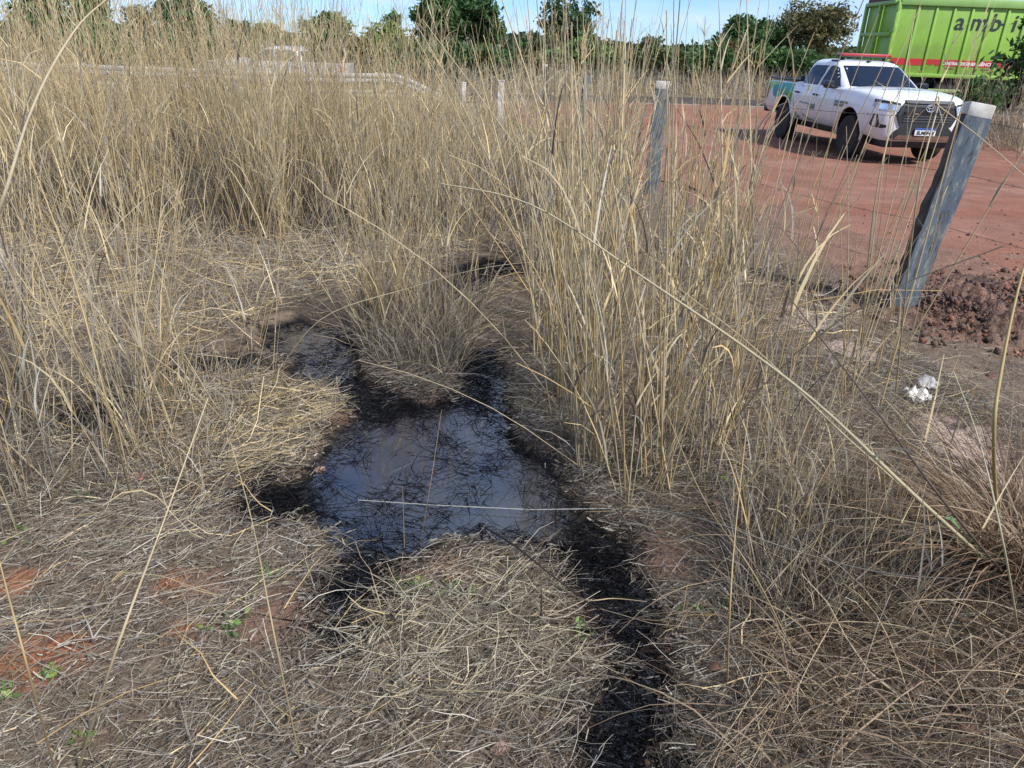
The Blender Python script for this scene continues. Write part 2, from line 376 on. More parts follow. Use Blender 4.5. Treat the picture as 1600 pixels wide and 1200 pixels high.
def ell(P, lst):
    """soft union of ellipses given as photo pixel centres and half sizes"""
    r = np.zeros(len(P))
    for px, py, a, bb in lst:
        c = np.array(G(px, py)[:2]); ex = np.linalg.norm(np.array(G(px + a, py)[:2]) - c); ey = np.linalg.norm(np.array(G(px, py - bb)[:2]) - c)
        q = ((P[:, 0] - c[0]) / ex) ** 2 + ((P[:, 1] - c[1]) / ey) ** 2
        r = np.maximum(r, 1 - S(0.45, 1.35, q + (N2(P[:, 0], P[:, 1], 6, 3) - .5) * 1.2))
    return r
BARE = [(75, 1045, 80, 42), (20, 915, 50, 22), (300, 920, 60, 28), (430, 965, 50, 55), (300, 990, 40, 20), (915, 970, 70, 40), (690, 905, 75, 28),
        (960, 1000, 30, 40), (1040, 880, 40, 40), (250, 545, 30, 14), (480, 665, 70, 20), (500, 590, 40, 14), (1010, 1010, 40, 30)]
PALE = [(1545, 740, 75, 60), (1490, 690, 60, 25), (1590, 800, 50, 50), (1255, 505, 50, 22), (1330, 560, 40, 18)]

# fence line, near post first; the strip beyond it is worn bare
FENCE = [Vector((4.35, 3.6, 0)), G(1402, 492), G(1017, 305), G(905, 228), G(850, 190)]
FD = (FENCE[2] - FENCE[1]).to_2d().normalized(); FN = Vector((FD.y, -FD.x))
if FN.x < 0: FN = -FN
def beyond(x, y):
    return (np.asarray(x) - FENCE[1].x) * FN.x + (np.asarray(y) - FENCE[1].y) * FN.y

# ------------------------------------------------------------------ ground: one sheet to the horizon
def axis(near0, near1, step, far0, far1, q):
    a = np.arange(near0, near1 + step / 2, step)
    def grow(length):
        k = int(math.log(length * (q - 1) / step + 1) / math.log(q)) + 1
        return step * q * (q ** np.arange(1, k + 1) - 1) / (q - 1)
    return np.concatenate([near0 - grow(near0 - far0)[::-1], a, near1 + grow(far1 - near1)])
gx = axis(-2.7, 3.4, 0.030, -1500, 1500, 1.07); gy = axis(0.9, 6.4, 0.030, -60, 2500, 1.05)
XX, YY = np.meshgrid(gx, gy); P = np.stack([XX.ravel(), YY.ravel()], 1)
near = (P[:, 0] > -6) & (P[:, 0] < 7) & (P[:, 1] > 0.3) & (P[:, 1] < 13)
Z = zt(P[:, 0], P[:, 1]); rel = np.zeros(len(P)); oil = np.full(len(P), 9.0)
q = P[near]
fade = S(13, 9, q[:, 1]) * S(-6, -4.5, q[:, 0]) * S(7, 5.5, q[:, 0])
lump = (N1(q[:, 0], q[:, 1], 1.1, 3) - 0.5) * 0.10 + (N2(q[:, 0], q[:, 1], 5.5, 4) - 0.5) * 0.045 + (N3(q[:, 0], q[:, 1], 22, 3) - 0.5) * 0.014
oil[near] = oil_sd(q)
dip = S(0.10, -0.06, oil[near])
rel[near] = fade * ((lump + 0.035) * (1 - dip) + dip * (-0.014 + (N3(q[:, 0], q[:, 1], 14, 3) - 0.5) * 0.030))
Z = Z + rel
by = beyond(P[:, 0], P[:, 1])
Z = Z - 0.07 * S(1.1, 1.8, by) * S(6.8, 7.6, P[:, 1]) * S(25.6, 24.6, P[:, 1]) - 0.07 * S(24.7, 25.3, P[:, 1]) * S(28.7, 28.2, P[:, 1])
col = np.zeros((len(P), 3))
n_a = N2(P[:, 0], P[:, 1], 0.9, 4)[:, None]; n_b = N3(P[:, 0], P[:, 1], 7.0, 4)[:, None]
col[:] = np.array([0.155, 0.115, 0.084]) * (0.7 + 0.6 * n_b)
redm = np.zeros(len(P)); redm[near] = ell(q, BARE)
redcol = np.where((P[:, 0] / np.maximum(P[:, 1], .1) < -0.55)[:, None], np.array([0.245, 0.105, 0.055]), np.array([0.185, 0.115, 0.082]))
col = col * (1 - redm[:, None]) + redcol * (0.8 + 0.4 * n_b) * redm[:, None]
worn = (S(-0.1, 0.5, by) * S(14, 10, P[:, 1]))[:, None]
col = col * (1 - worn) + np.array([0.205, 0.118, 0.085]) * (0.75 + 0.5 * n_b) * worn
pal = np.zeros(len(P)); pal[near] = ell(q, PALE); pal = pal[:, None]
col = col * (1 - pal) + np.array([0.36, 0.27, 0.225]) * (0.8 + 0.4 * n_b) * pal
far = S(14, 24, P[:, 1])[:, None]
col = col * (1 - far) + np.array([0.20, 0.155, 0.095]) * (0.7 + 0.6 * n_a) * far
stain = (S(0.045, -0.005, oil + (N2(P[:, 0], P[:, 1], 30, 2) - .5) * 0.05))[:, None]
streak = np.zeros(len(P)); streak[near] = pal[near, 0] * S(0.56, 0.66, N1(q[:, 0] * 1.5 + q[:, 1] * 2, q[:, 1] * 5 - q[:, 0] * 3, 3.2, 4))
stain = np.maximum(stain, streak[:, None] * 0.9)
col = col * (1 - stain) + np.array([0.011, 0.011, 0.013]) * stain
nx, ny = len(gx), len(gy)
idx = np.arange(nx * ny).reshape(ny, nx)
FQ = np.stack([idx[:-1, :-1], idx[:-1, 1:], idx[1:, 1:], idx[1:, :-1]], -1).reshape(-1, 4)
tag(mesh_np('ground', np.column_stack([P, Z]), FQ, M['ground'], col=col, smooth=True), kind='structure')
# quick lookup of ground height near the camera
def gz(x, y):
    x = np.asarray(x, float); y = np.asarray(y, float)
    i = np.clip(np.searchsorted(gx, x) - 1, 0, nx - 2); j = np.clip(np.searchsorted(gy, y) - 1, 0, ny - 2)
    fx = np.clip((x - gx[i]) / (gx[i + 1] - gx[i]), 0, 1); fy = np.clip((y - gy[j]) / (gy[j + 1] - gy[j]), 0, 1)
    ZZ = Z.reshape(ny, nx)
    return (ZZ[j, i] * (1 - fx) + ZZ[j, i + 1] * fx) * (1 - fy) + (ZZ[j + 1, i] * (1 - fx) + ZZ[j + 1, i + 1] * fx) * fy

# ------------------------------------------------------------------ roads
Y0, Y1 = 24.8, 28.6                         # near and far edge of the paved road
def strip(name, xs, ys, zfun, mat, colfun=None, keep=None, smooth=True):
    A, B = np.meshgrid(xs, ys); p = np.stack([A.ravel(), B.ravel()], 1); z = zfun(p[:, 0], p[:, 1])
    ii = np.arange(len(p)).reshape(len(ys), len(xs))
    f = np.stack([ii[:-1, :-1], ii[:-1, 1:], ii[1:, 1:], ii[1:, :-1]], -1).reshape(-1, 4)
    if keep is not None: f = f[keep(p)[f].all(1)]
    c = colfun(p) if colfun else None
    return mesh_np(name, np.column_stack([p, z]), f, mat, col=c, smooth=smooth)
tag(strip('paved_road', np.linspace(-140, 140, 141), np.linspace(Y0, Y1, 8), lambda x, y: zt(x, y) + 0.03, M['asphalt']), kind='structure')
tag(strip('road_edge_line', np.linspace(-140, 140, 141), np.array([Y0 + 0.08, Y0 + 0.22]), lambda x, y: zt(x, y) + 0.036, M['roadline']), kind='structure')
def road_keep(p):
    b_ = beyond(p[:, 0], p[:, 1]) - 0.55 - (N1(p[:, 0], p[:, 1], 0.8, 4) - 0.5) * 1.0
    near_edge = p[:, 1] - 6.0 - (N2(p[:, 0], p[:, 1], 0.9, 4) - 0.5) * 1.2
    return (b_ > 0) & (near_edge > 0) & (p[:, 1] < Y0 + 0.05)
def road_z(x, y):
    ruts = 0.025 * np.sin((x - 0.55 * y) * 1.5 + 0.8 * np.sin(y * 0.4)) * N1(x, y, 0.3, 2)
    return zt(x, y) + 0.010 + 0.026 * S(6.5, 8.0, y) + (N2(x, y, 0.8, 4) - 0.5) * 0.05 + (N3(x, y, 5, 3) - .5) * 0.018 * S(16, 8, y) + ruts * 0.6
def road_col(p):
    a = N1(p[:, 0] - 0.5 * p[:, 1], p[:, 1] * 2.2, 0.45, 5)[:, None]; b_ = N3(p[:, 0], p[:, 1], 3, 4)[:, None]
    c = np.array([0.215, 0.090, 0.056]) * (1 - a) + np.array([0.275, 0.150, 0.112]) * a
    return c * (0.75 + 0.5 * b_)
tag(strip('dirt_road', np.arange(-1.0, 30, 0.09), np.concatenate([np.arange(5.0, 12, 0.07), np.arange(12, Y0 + 0.06, 0.2)]), road_z, M['road'], road_col, road_keep), kind='structure')

# ------------------------------------------------------------------ oil puddles
def puddle(keys, label, zlev=0.0):
    ps = np.concatenate([OIL[k] for k in keys]); lo, hi = ps.min(0) - 0.16, ps.max(0) + 0.16
    xs = np.arange(lo[0], hi[0], 0.025); ys = np.arange(lo[1], hi[1], 0.025)
    def kp(p):
        d = np.full(len(p), 9.0)
        for k in keys: d = np.minimum(d, sdist(p, OIL[k]))
        return d < 0.10
    o = strip('oil_puddle', xs, ys, lambda x, y: np.zeros_like(x) + zlev + (N1(x, y, 9, 2) - .5) * 0.002, M['oil'], None, kp)
    return tag(o, label, 'oil puddle', 'puddles of spilled black oil')
puddle(['main', 'left_edge', 'arm_right', 'arm_left'], 'largest black oil puddle in the middle, its arms reaching towards the bottom edge')
puddle(['back_left'], 'glossy black oil patch in flattened grass left of the central grass clump')
puddle(['far', ], 'small farthest oil patch in the shade beside the tall right grass')
puddle(['far_mid'], 'thin oil patch behind the central grass clump, half covered by straw')
puddle(['link'], 'straw crossed oil strip joining the glossy back patch to the largest puddle')
puddle(['trail'], 'faint oil trail leading from the central clump up to the farthest patch')
puddle(['channel'], 'narrow oil channel running up from the largest puddle beside the central grass clump')
puddle(['left_far'], 'dull oil smear under straw left of the glossy back patch')
puddle(['left_near'], 'small dark oil pool among stems near the left edge of the picture')
puddle(['right'], 'small oil pool under dry stems near the white plastic scrap and lower right tussock')

# ------------------------------------------------------------------ grass generator
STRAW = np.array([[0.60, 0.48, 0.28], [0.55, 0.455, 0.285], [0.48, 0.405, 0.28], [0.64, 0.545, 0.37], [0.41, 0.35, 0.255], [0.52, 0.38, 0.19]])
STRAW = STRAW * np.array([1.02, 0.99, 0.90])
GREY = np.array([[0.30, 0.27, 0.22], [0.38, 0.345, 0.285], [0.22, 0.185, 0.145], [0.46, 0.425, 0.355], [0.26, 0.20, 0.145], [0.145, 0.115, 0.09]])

def pick(pal, n, jit=0.18):
    c = pal[R.integers(0, len(pal), n)]
    return c * (1 + (R.random((n, 1)) - 0.5) * 2 * jit)

def spines(base, az, L, phi0, phi1, segs, wob=0.0, floor_=None):
    """centre lines: angle from vertical goes phi0 -> phi0+phi1 along the blade"""
    n = len(base); pts = np.zeros((n, segs + 1, 3)); pts[:, 0] = base; azk = az.copy()
    for k in range(segs):
        t = (k + 0.5) / segs; ph = phi0 + phi1 * t ** 1.5
        if wob: azk = azk + (R.random(n) - .5) * wob; ph = ph + (R.random(n) - .5) * wob * 0.5
        st = (L / segs)[:, None] * np.stack([np.sin(ph) * np.cos(azk), np.sin(ph) * np.sin(azk), np.cos(ph)], 1)
        pts[:, k + 1] = pts[:, k] + st
    if floor_ is not None:
        pts[:, :, 2] = np.maximum(pts[:, :, 2], floor_[:, None] + 0.004 + R.random((n, 1)) * 0.02)
    return pts

class Grass:
    def __init__(s): s.V, s.F, s.C, s.n = [], [], [], 0
    def ribbon(s, pts, width, col, tipcol=None, prof=None):
        n, k, _ = pts.shape
        T = pts[:, -1] - pts[:, 0]; a = R.random(n) * np.pi
        rnd = np.stack([np.cos(a), np.sin(a), (R.random(n) - .5) * 0.8], 1)
        s1 = np.cross(T, rnd); s1 /= np.linalg.norm(s1, axis=1, keepdims=True) + 1e-9
        t = np.linspace(0, 1, k); pr = (np.clip(1.02 - t, 0.08, 1) ** 0.6) if prof is None else prof(t)
        off = s1[:, None, :] * (width[:, None] * pr[None] * 0.5)[:, :, None]
        V = np.stack([pts - off, pts + off], 2).reshape(n, k * 2, 3)
        f = np.array([[2 * i, 2 * i + 1, 2 * i + 3, 2 * i + 2] for i in range(k - 1)])
        s._add(V, f, col, tipcol, np.repeat(t, 2))
    def tube(s, pts, rad, col, tipcol=None, taper=0.45, sides=3):
        n, k, _ = pts.shape
        T = np.gradient(pts, axis=1); T /= np.linalg.norm(T, axis=2, keepdims=True) + 1e-9
        ref = np.array([0.35, 0.8, 0.1]); u = np.cross(T, ref); u /= np.linalg.norm(u, axis=2, keepdims=True) + 1e-9; v = np.cross(T, u)
        t = np.linspace(0, 1, k); rr = rad[:, None] * (1 - (1 - taper) * t)[None]
        ring = [pts + (u * math.cos(j * math.tau / sides) + v * math.sin(j * math.tau / sides)) * rr[:, :, None] for j in range(sides)]
        V = np.stack(ring, 2).reshape(n, k * sides, 3)
        f = np.array([[i * sides + j, i * sides + (j + 1) % sides, (i + 1) * sides + (j + 1) % sides, (i + 1) * sides + j] for i in range(k - 1) for j in range(sides)])
        s._add(V, f, col, tipcol, np.repeat(t, sides))
    def _add(s, V, f, col, tipcol, t):
        n, m_, _ = V.shape
        c = np.repeat(col[:, None, :], m_, 1)
        if tipcol is not None: c = c * (1 - t)[None, :, None] + tipcol[:, None, :] * t[None, :, None]
        s.V.append(V.reshape(-1, 3)); s.C.append(c.reshape(-1, 3))
        s.F.append((f[None] + (np.arange(n) * m_)[:, None, None] + s.n).reshape(-1, 4)); s.n += n * m_
    def build(s, name, mat, parent=None):
        return mesh_np(name, np.concatenate(s.V), np.concatenate(s.F), mat, parent, np.clip(np.concatenate(s.C), 0.004, 0.8), smooth=False)

def clumped(poly, n, nclump, spread):
    c = sample_poly(poly, nclump); wgt = R.random(nclump) ** 1.5 + 0.1; wgt /= wgt.sum()
    i = R.choice(nclump, n, p=wgt)
    off = R.normal(0, 1, (n, 2)) * spread * (0.5 + R.random((n, 1)))
    return c[i] + off, off, i

def hmod(B):
    """the field is shorter towards the road and grows in patches"""
    return (0.36 + 0.64 * S(17, 8.5, B[:, 1])) * (0.45 + 1.05 * N1(B[:, 0], B[:, 1], 0.55, 3))

def tall_stand(gr, poly, n, nclump, spread, hlo, hhi, rad, leaves=2, plume=0.5, lean=0.12, segs=5, keep=None, pal=STRAW, outward=0.3, hpow=1.0, mod=False):
    B, off, ci = clumped(poly, n, nclump, spread)
    if keep is not None:
        k = keep(B); B, off, ci = B[k], off[k], ci[k]
    n = len(B); z = gz(B[:, 0], B[:, 1]) - 0.01; base = np.column_stack([B, z])
    az = np.where(R.random(n) < 0.6, np.arctan2(off[:, 1], off[:, 0]) + R.normal(0, .5, n), R.random(n) * math.tau)
    L = hlo + (hhi - hlo) * R.random(n) ** hpow
    if mod: L = L * hmod(B); n0 = n
    ph0 = np.abs(R.normal(0, lean, n)) + outward * np.minimum(np.linalg.norm(off, axis=1) / spread, 2) * 0.12
    odd = R.random(n) < 0.05; ph0 = np.where(odd, ph0 + R.random(n) * 0.7, ph0)
    ph1 = np.abs(R.normal(0.05, 0.09, n)) + odd * R.random(n) * 0.8
    pts = spines(base, az, L, ph0, ph1, segs, wob=0.045, floor_=z)
    c = pick(pal, n); tip = c * 0.9 + np.array([0.06, 0.055, 0.04])
    gr.tube(pts, rad * (0.6 + 0.8 * R.random(n)), c * np.array([0.86, 0.85, 0.85]), tip, taper=0.4)
    for lv in range(leaves):                        # dry sheaths and leaves hanging off the culm
        kk = R.integers(1, max(2, segs - 1), n); b0 = pts[np.arange(n), kk]
        sel = R.random(n) < 0.75; m_ = int(sel.sum())
        lp = spines(b0[sel], R.random(m_) * math.tau, (0.12 + 0.30 * R.random(m_)), 0.12 + 0.35 * R.random(m_), 0.2 + 1.1 * R.random(m_) ** 2, 4, wob=0.12, floor_=z[sel])
        gr.ribbon(lp, rad * (1.6 + 1.8 * R.random(m_)), pick(GREY if lv % 2 else pal, m_))
    if plume > 0:                                   # open seed heads
        sel = np.where(R.random(n) < plume)[0]
        for rep in range(4):
            fr = R.random(len(sel)); k0 = segs - 1; b0 = pts[sel, k0] * (1 - fr[:, None]) + pts[sel, k0 + 1] * fr[:, None]
            lp = spines(b0, R.random(len(sel)) * math.tau, 0.06 + 0.13 * R.random(len(sel)), 0.1 + 0.6 * R.random(len(sel)), R.normal(0.3, .4, len(sel)), 2)
            gr.ribbon(lp, rad * (0.8 + 0.9 * R.random(len(sel))), pick(STRAW, len(sel)) * 1.05)

def understory(gr, poly, n, hlo, hhi, width, segs=3, keep=None, pal=GREY, lean=0.5, mod=False):
    B = sample_poly(poly, n)
    if keep is not None: B = B[keep(B)]
    n = len(B); z = gz(B[:, 0], B[:, 1]) - 0.01
    L = hlo + (hhi - hlo) * R.random(n)
    if mod: L = L * hmod(B)
    pts = spines(np.column_stack([B, z]), R.random(n) * math.tau, L, np.abs(R.normal(0.1, lean, n)), np.abs(R.normal(0.4, .7, n)), segs, wob=0.3, floor_=z)
    gr.ribbon(pts, width * (0.6 + 0.8 * R.random(n)), pick(pal, n, 0.25))

def litter(gr, poly, n, llo, lhi, width, layer=0.05, keep=None, pal=GREY, segs=3, up=0.18):
    B = sample_poly(poly, n)
    if keep is not None: B = B[keep(B)]
    n = len(B); z = gz(B[:, 0], B[:, 1])
    base = np.column_stack([B, z + 0.004 + layer * R.random(n) ** 1.6])
    tilt = math.pi / 2 - np.clip(R.normal(0.03, up, n), -0.06, 0.9)
    pts = spines(base, R.random(n) * math.tau, llo + (lhi - llo) * R.random(n) ** 1.5, tilt, R.normal(0.1, 0.45, n), segs, wob=0.75)
    zz = gz(pts[:, :, 0].ravel(), pts[:, :, 1].ravel()).reshape(n, segs + 1)
    pts[:, :, 2] = np.maximum(pts[:, :, 2], zz + 0.003 + layer * 0.3 * R.random((n, 1)))
    so_e = np.minimum(oil_sd(pts[:, -1, :2]), oil_sd(pts[:, segs // 2, :2]))
    k_ = (so_e > -0.015) | (R.random(n) < np.where(pts[:, 0, 1] < 2.15, 0.10, 0.012)); pts = pts[k_]; n = len(pts)
    cc_ = pick(pal, n, 0.3); sp_ = oil_sd(pts[:, 0, :2]); spl = (sp_ < 0.02 + 0.10 * R.random(n) ** 2) & (R.random(n) < .8)   # splashed with oil
    cc_[spl] = np.array([0.016, 0.014, 0.014]); gr.ribbon(pts, width * (0.5 + R.random(n)), cc_, prof=lambda t: 1 - 0.5 * t)

dry = lambda lim=0.0: (lambda B: oil_sd(B) > lim + (R.random(len(B)) - .5) * 0.06)
PKM = at_y(1265, 150, 10).x / 10
PKL, PKR = at_y(1190, 150, 10).x / 10, at_y(1490, 150, 10).x / 10
def inside(B):
    gap = np.abs(B[:, 0] / B[:, 1] - FENCE[2].x / FENCE[2].y) < 0.030            # thin growth in front of the second post
    q_ = B[:, 0] / B[:, 1]; gap = gap | ((q_ > PKL) & (q_ < PKR) & (R.random(len(B)) < np.where(q_ < PKM, 0.82, 0.6)))
    return (beyond(B[:, 0], B[:, 1]) < 0.25 + R.normal(0, .12, len(B))) & ~(gap & (R.random(len(B)) < 0.93) & (B[:, 1] > 3.2))
def both(*fs): return lambda B: np.logical_and.reduce([f(B) for f in fs])

# --- straw lying on the ground -----------------------------------------------------------
def bare_keep(B): return R.random(len(B)) > ell(B, BARE) * 0.72
def notpale(B): return R.random(len(B)) > ell(B, PALE) * 0.9
NEARP = GP([(-150, 1260), (1760, 1260), (1720, 760), (1400, 560), (900, 560), (-200, 560)])
MIDP = GP([(-400, 560), (1420, 560), (1390, 500), (1130, 380), (1000, 300), (700, 285), (-500, 285)])
g = Grass()
kk = both(dry(0.0), bare_keep, inside, notpale)
litter(g, NEARP, 78000, 0.025, 0.19, 0.0022, 0.045, kk)
litter(g, NEARP, 4200, 0.12, 0.45, 0.0028, 0.06, kk, pal=np.concatenate([GREY, STRAW]), segs=4, up=0.12)
B_ = sample_poly(NEARP, 34000); B_ = B_[kk(B_)]; n_ = len(B_)               # broken leaf flakes pressed into the mat
p_ = spines(np.column_stack([B_, gz(B_[:, 0], B_[:, 1]) + 0.003 + 0.022 * R.random(n_)]), R.random(n_) * math.tau, 0.012 + 0.035 * R.random(n_), math.pi / 2 - R.normal(0.05, .25, n_), R.normal(0, .5, n_), 2, wob=.5)
g.ribbon(p_, 0.0030 + 0.004 * R.random(n_), pick(GREY, n_, .3) * .9, prof=lambda t: 1 - 0.35 * t)
PALEMAT = GP([(520, 1000), (640, 900), (800, 890), (920, 960), (930, 1060), (820, 1130), (620, 1130)])
litter(g, PALEMAT, 2600, 0.04, 0.2, 0.0030, 0.04, both(dry(0.02), bare_keep), pal=np.array([[0.44, 0.39, 0.29], [0.36, 0.31, 0.23], [0.5, 0.43, 0.3]]))
LEFTMAT = GP([(250, 640), (420, 590), (560, 600), (540, 670), (440, 760), (250, 770)])
litter(g, LEFTMAT, 4200, 0.06, 0.3, 0.0030, 0.06, both(dry(0.02)), pal=np.concatenate([STRAW, GREY]))
litter(g, MIDP, 30000, 0.10, 0.45, 0.0042, 0.09, both(dry(0.03), inside), pal=np.concatenate([GREY, GREY * .7, STRAW]), up=0.3)  # darkened grey paints shade into the straw under the grass
OUTP = GP([(1380, 640), (1750, 800), (1900, 560), (1420, 470)])
litter(g, OUTP, 900, 0.04, 0.3, 0.0025, 0.01, notpale, up=0.05)
tag(g.build('straw_litter', M['straw']), 'grey brown dead straw lying matted over the red soil round the oil', 'straw', kind='stuff')

g = Grass()
allo = GP([(-50, 1260), (1100, 1260), (1100, 840), (900, 380), (60, 440)])
bo = np.concatenate([sample_poly(p, 4800) + R.normal(0, 0.09, (4800, 2)) if k in ('arm_right', 'main') else sample_poly(p, 1500) + R.normal(0, 0.08, (1500, 2)) for k, p in OIL.items()])
so_ = oil_sd(bo); mainin = np.minimum(sdist(bo, OIL['main']), np.minimum(sdist(bo, OIL['arm_right']) + 0.02, sdist(bo, OIL['back_left'])))
k = (so_ < 0.05 + 0.12 * R.random(len(bo)) ** 2) & (R.random(len(bo)) < np.where(mainin < -0.09, 0.02 + 0.55 * S(0.5, 0.68, N2(bo[:, 0], bo[:, 1], 4.5, 3)), 1.0)); bo = bo[k]; n = len(bo)
zz0 = gz(bo[:, 0], bo[:, 1]); base = np.column_stack([bo, np.maximum(zz0, -0.001) + 0.002 + 0.02 * R.random(n) ** 2])
pts = spines(base, R.random(n) * math.tau, 0.02 + 0.14 * R.random(n) ** 1.8, math.pi / 2 - np.clip(R.normal(0.03, .16, n), -.02, .8), R.normal(0.1, .4, n), 3, wob=0.4)
zz = np.maximum(gz(pts[:, :, 0].ravel(), pts[:, :, 1].ravel()).reshape(n, 4), -0.002); pts[:, :, 2] = np.maximum(pts[:, :, 2], zz + 0.003)
g.ribbon(pts, 0.0030 * (0.5 + R.random(n)), np.tile([[0.01, 0.01, 0.012]], (n, 1)))
tu = np.concatenate([c_ + R.normal(0, 0.035, (26, 2)) for c_ in GP([(515, 770), (690, 690), (735, 660), (660, 665), (640, 745), (820, 760), (590, 800), (760, 640), (850, 800), (700, 800), (560, 720), (780, 720), (615, 640), (900, 850), (745, 780)])])
n = len(tu); pts = spines(np.column_stack([tu, np.full(n, -0.004)]), R.random(n) * math.tau, 0.03 + 0.09 * R.random(n), 0.3 + 0.8 * R.random(n), 0.9 * R.random(n), 3, wob=0.3)
g.ribbon(pts, 0.0030 * (0.5 + R.random(n)), np.tile([[0.01, 0.01, 0.012]], (n, 1)))
tag(g.build('oil_soaked_straw', M['oilstraw']), 'black oil soaked straw floating in the puddles and along their edges', 'oiled straw', kind='stuff')

# --- standing dry grass ------------------------------------------------------------------
g = Grass()                                                          # the big field behind
def away(B): return (~((np.abs(B[:, 0] / B[:, 1] - FENCE[2].x / FENCE[2].y) < 0.032) & (R.random(len(B)) < 0.94))) & (beyond(B[:, 0], B[:, 1]) < 0.4) & (oil_sd(B) > 0.1) & (B[:, 1] < 23.6) & (R.random(len(B)) > 0.62 * S(-2.5, 0.6, B[:, 0]) * S(7.5, 10, B[:, 1]))
FIELD = np.array([(-14, 8.0), (-5.0, 6.2), (-3.0, 6.6), (-1.2, 6.6), (0.1, 6.9), (0.9, 7.6), (1.6, 9.5), (1.5, 14), (1.0, 22), (-19, 23)])
FRONT = np.array([(-5.2, 6.0), (-3.0, 6.4), (-1.2, 6.4), (0.2, 6.8), (1.0, 7.8), (1.4, 10), (-7.5, 10)])
tall_stand(g, FIELD, 7200, 300, 0.20, 0.8, 1.7, 0.0046, leaves=2, plume=0.6, keep=away, hpow=1.2, lean=.10, mod=True)
tall_stand(g, FRONT, 3000, 80, 0.13, 0.7, 2.0, 0.0034, leaves=2, plume=0.6, keep=away, lean=0.12, hpow=1.5, mod=True)
for px, py, nn, hh in ((130, 300, 190, 2.35), (40, 280, 130, 2.2), (275, 310, 170, 2.3), (345, 290, 90, 2.0), (480, 300, 110, 2.05), (560, 310, 60, 1.9), (690, 330, 70, 2.2), (215, 330, 80, 2.0),
                       (790, 300, 55, 2.1), (860, 310, 75, 2.25), (930, 320, 70, 2.2), (-60, 320, 150, 2.3), (620, 280, 60, 2.0), (420, 270, 110, 2.1), (380, 285, 80, 2.1), (520, 290, 60, 2.1)):
    cc = np.array(G(px, py)[:2]); tall_stand(g, cc + np.array([(-.28, -.2), (.28, -.2), (.28, .2), (-.28, .2)]), nn, 5, 0.10, 1.1, hh, 0.0034, leaves=2, plume=0.85, lean=0.10, segs=6, keep=away, outward=0.5, pal=STRAW * 1.06)
understory(g, FIELD, 22000, 0.25, 1.0, 0.0080, 3, away, pal=np.concatenate([GREY, GREY * .6, GREY * .6, STRAW[2:5]]), lean=0.24, mod=True)  # scaled-down greys paint the shaded gaps low in the field
understory(g, FRONT, 12000, 0.2, 0.9, 0.0055, 3, away, pal=np.concatenate([GREY, GREY * .55, GREY * .6, STRAW[2:4]]), lean=0.3, mod=True)  # darker greys again, shade between the front stems put into the colour
tag(g.build('tall_dry_grass', M['straw']), 'dense tall field of dry straw coloured grass between the oil and the guardrail', 'tall grass', kind='stuff')

g = Grass()                                                          # matted low grass in front of it
LOWM = GP([(-400, 560), (300, 560), (420, 500), (700, 440), (830, 400), (1000, 300), (600, 300), (-400, 300)])
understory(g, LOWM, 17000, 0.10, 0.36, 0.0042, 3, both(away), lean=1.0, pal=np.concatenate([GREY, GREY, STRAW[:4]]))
tall_stand(g, LOWM, 520, 120, 0.12, 0.5, 1.5, 0.0026, leaves=3, plume=0.3, keep=away, lean=0.25)
tag(g.build('matted_grass', M['straw']), 'low matted pale dry grass in front of the tall field', 'matted grass', kind='stuff')

DEAD_SHADE = np.array([[0.14, 0.11, 0.08], [0.20, 0.165, 0.125], [0.11, 0.085, 0.065], [0.27, 0.235, 0.18]])  # dead-leaf browns kept dark, painting shade low in the tussocks
def tussock(label, cat, poly, n, ncl, spread, hlo, hhi, rad, und, undh, keep=dry(0.02), **kw):
    c = poly.mean(0); o = empty('grass_tussock', (0, 0, 0)); tag(o, label, cat, 'dry grass tussocks')
    g = Grass(); tall_stand(g, poly, n, ncl, spread, hlo, hhi, rad, keep=keep, **kw); tag(g.build('stems', M['straw'], o), kind='stuff')
    g = Grass(); understory(g, poly, und, undh[0], undh[1], 0.0042, 4, keep, pal=np.concatenate([GREY, DEAD_SHADE, DEAD_SHADE, STRAW[3:5]]), lean=0.55)
    tag(g.build('dead_leaves', M['straw'], o), kind='stuff')
    return o
RIGHT = GP([(840, 440), (850, 600), (880, 740), (980, 790), (1120, 800), (1260, 760), (1400, 640), (1400, 520), (1300, 440), (1130, 390), (1000, 320), (880, 350)])
tussock('large stand of yellowish stems right of the oil, tall against the red road', 'grass tussock', RIGHT, 720, 80, 0.085, 0.7, 2.1, 0.0046, 7000, (0.08, 0.38),
        pal=STRAW * 1.10, keep=both(dry(0.03), inside, notpale, lambda B: R.random(len(B)) > np.maximum(0.50 * S(0.9, 1.9, B[:, 0]), 0.6 * S(5.2, 6.6, B[:, 1]))), leaves=2, plume=0.3, lean=0.10, segs=6, hpow=1.15)
o = empty('grass_tussock'); tag(o, 'thick golden tuft right at the right bank of the largest puddle', 'grass tussock', 'dry grass tussocks')
g = Grass()
for px, py, nn, hh in ((862, 560, 18, 1.9), (885, 650, 20, 1.85), (900, 705, 26, 1.95), (930, 755, 22, 1.7), (1005, 785, 20, 1.7), (1055, 765, 14, 1.7), (950, 640, 20, 2.0), (1010, 690, 15, 1.9), (1085, 715, 16, 1.9),
                       (900, 480, 18, 1.9), (985, 560, 12, 1.9), (1060, 600, 10, 1.8), (1150, 690, 12, 1.7), (1300, 640, 9, 1.7), (1370, 590, 10, 1.7)):
    cc = np.array(G(px, py)[:2]); tall_stand(g, cc + np.array([(-.09, -.09), (.09, -.09), (.09, .09), (-.09, .09)]), nn, 3, 0.05, 0.7, hh, 0.0040, leaves=2, plume=0.3, lean=0.10, segs=6, keep=both(dry(0.0), inside), outward=0.45, pal=STRAW * 1.14, hpow=.9)
tag(g.build('stems', M['straw'], o), kind='stuff')
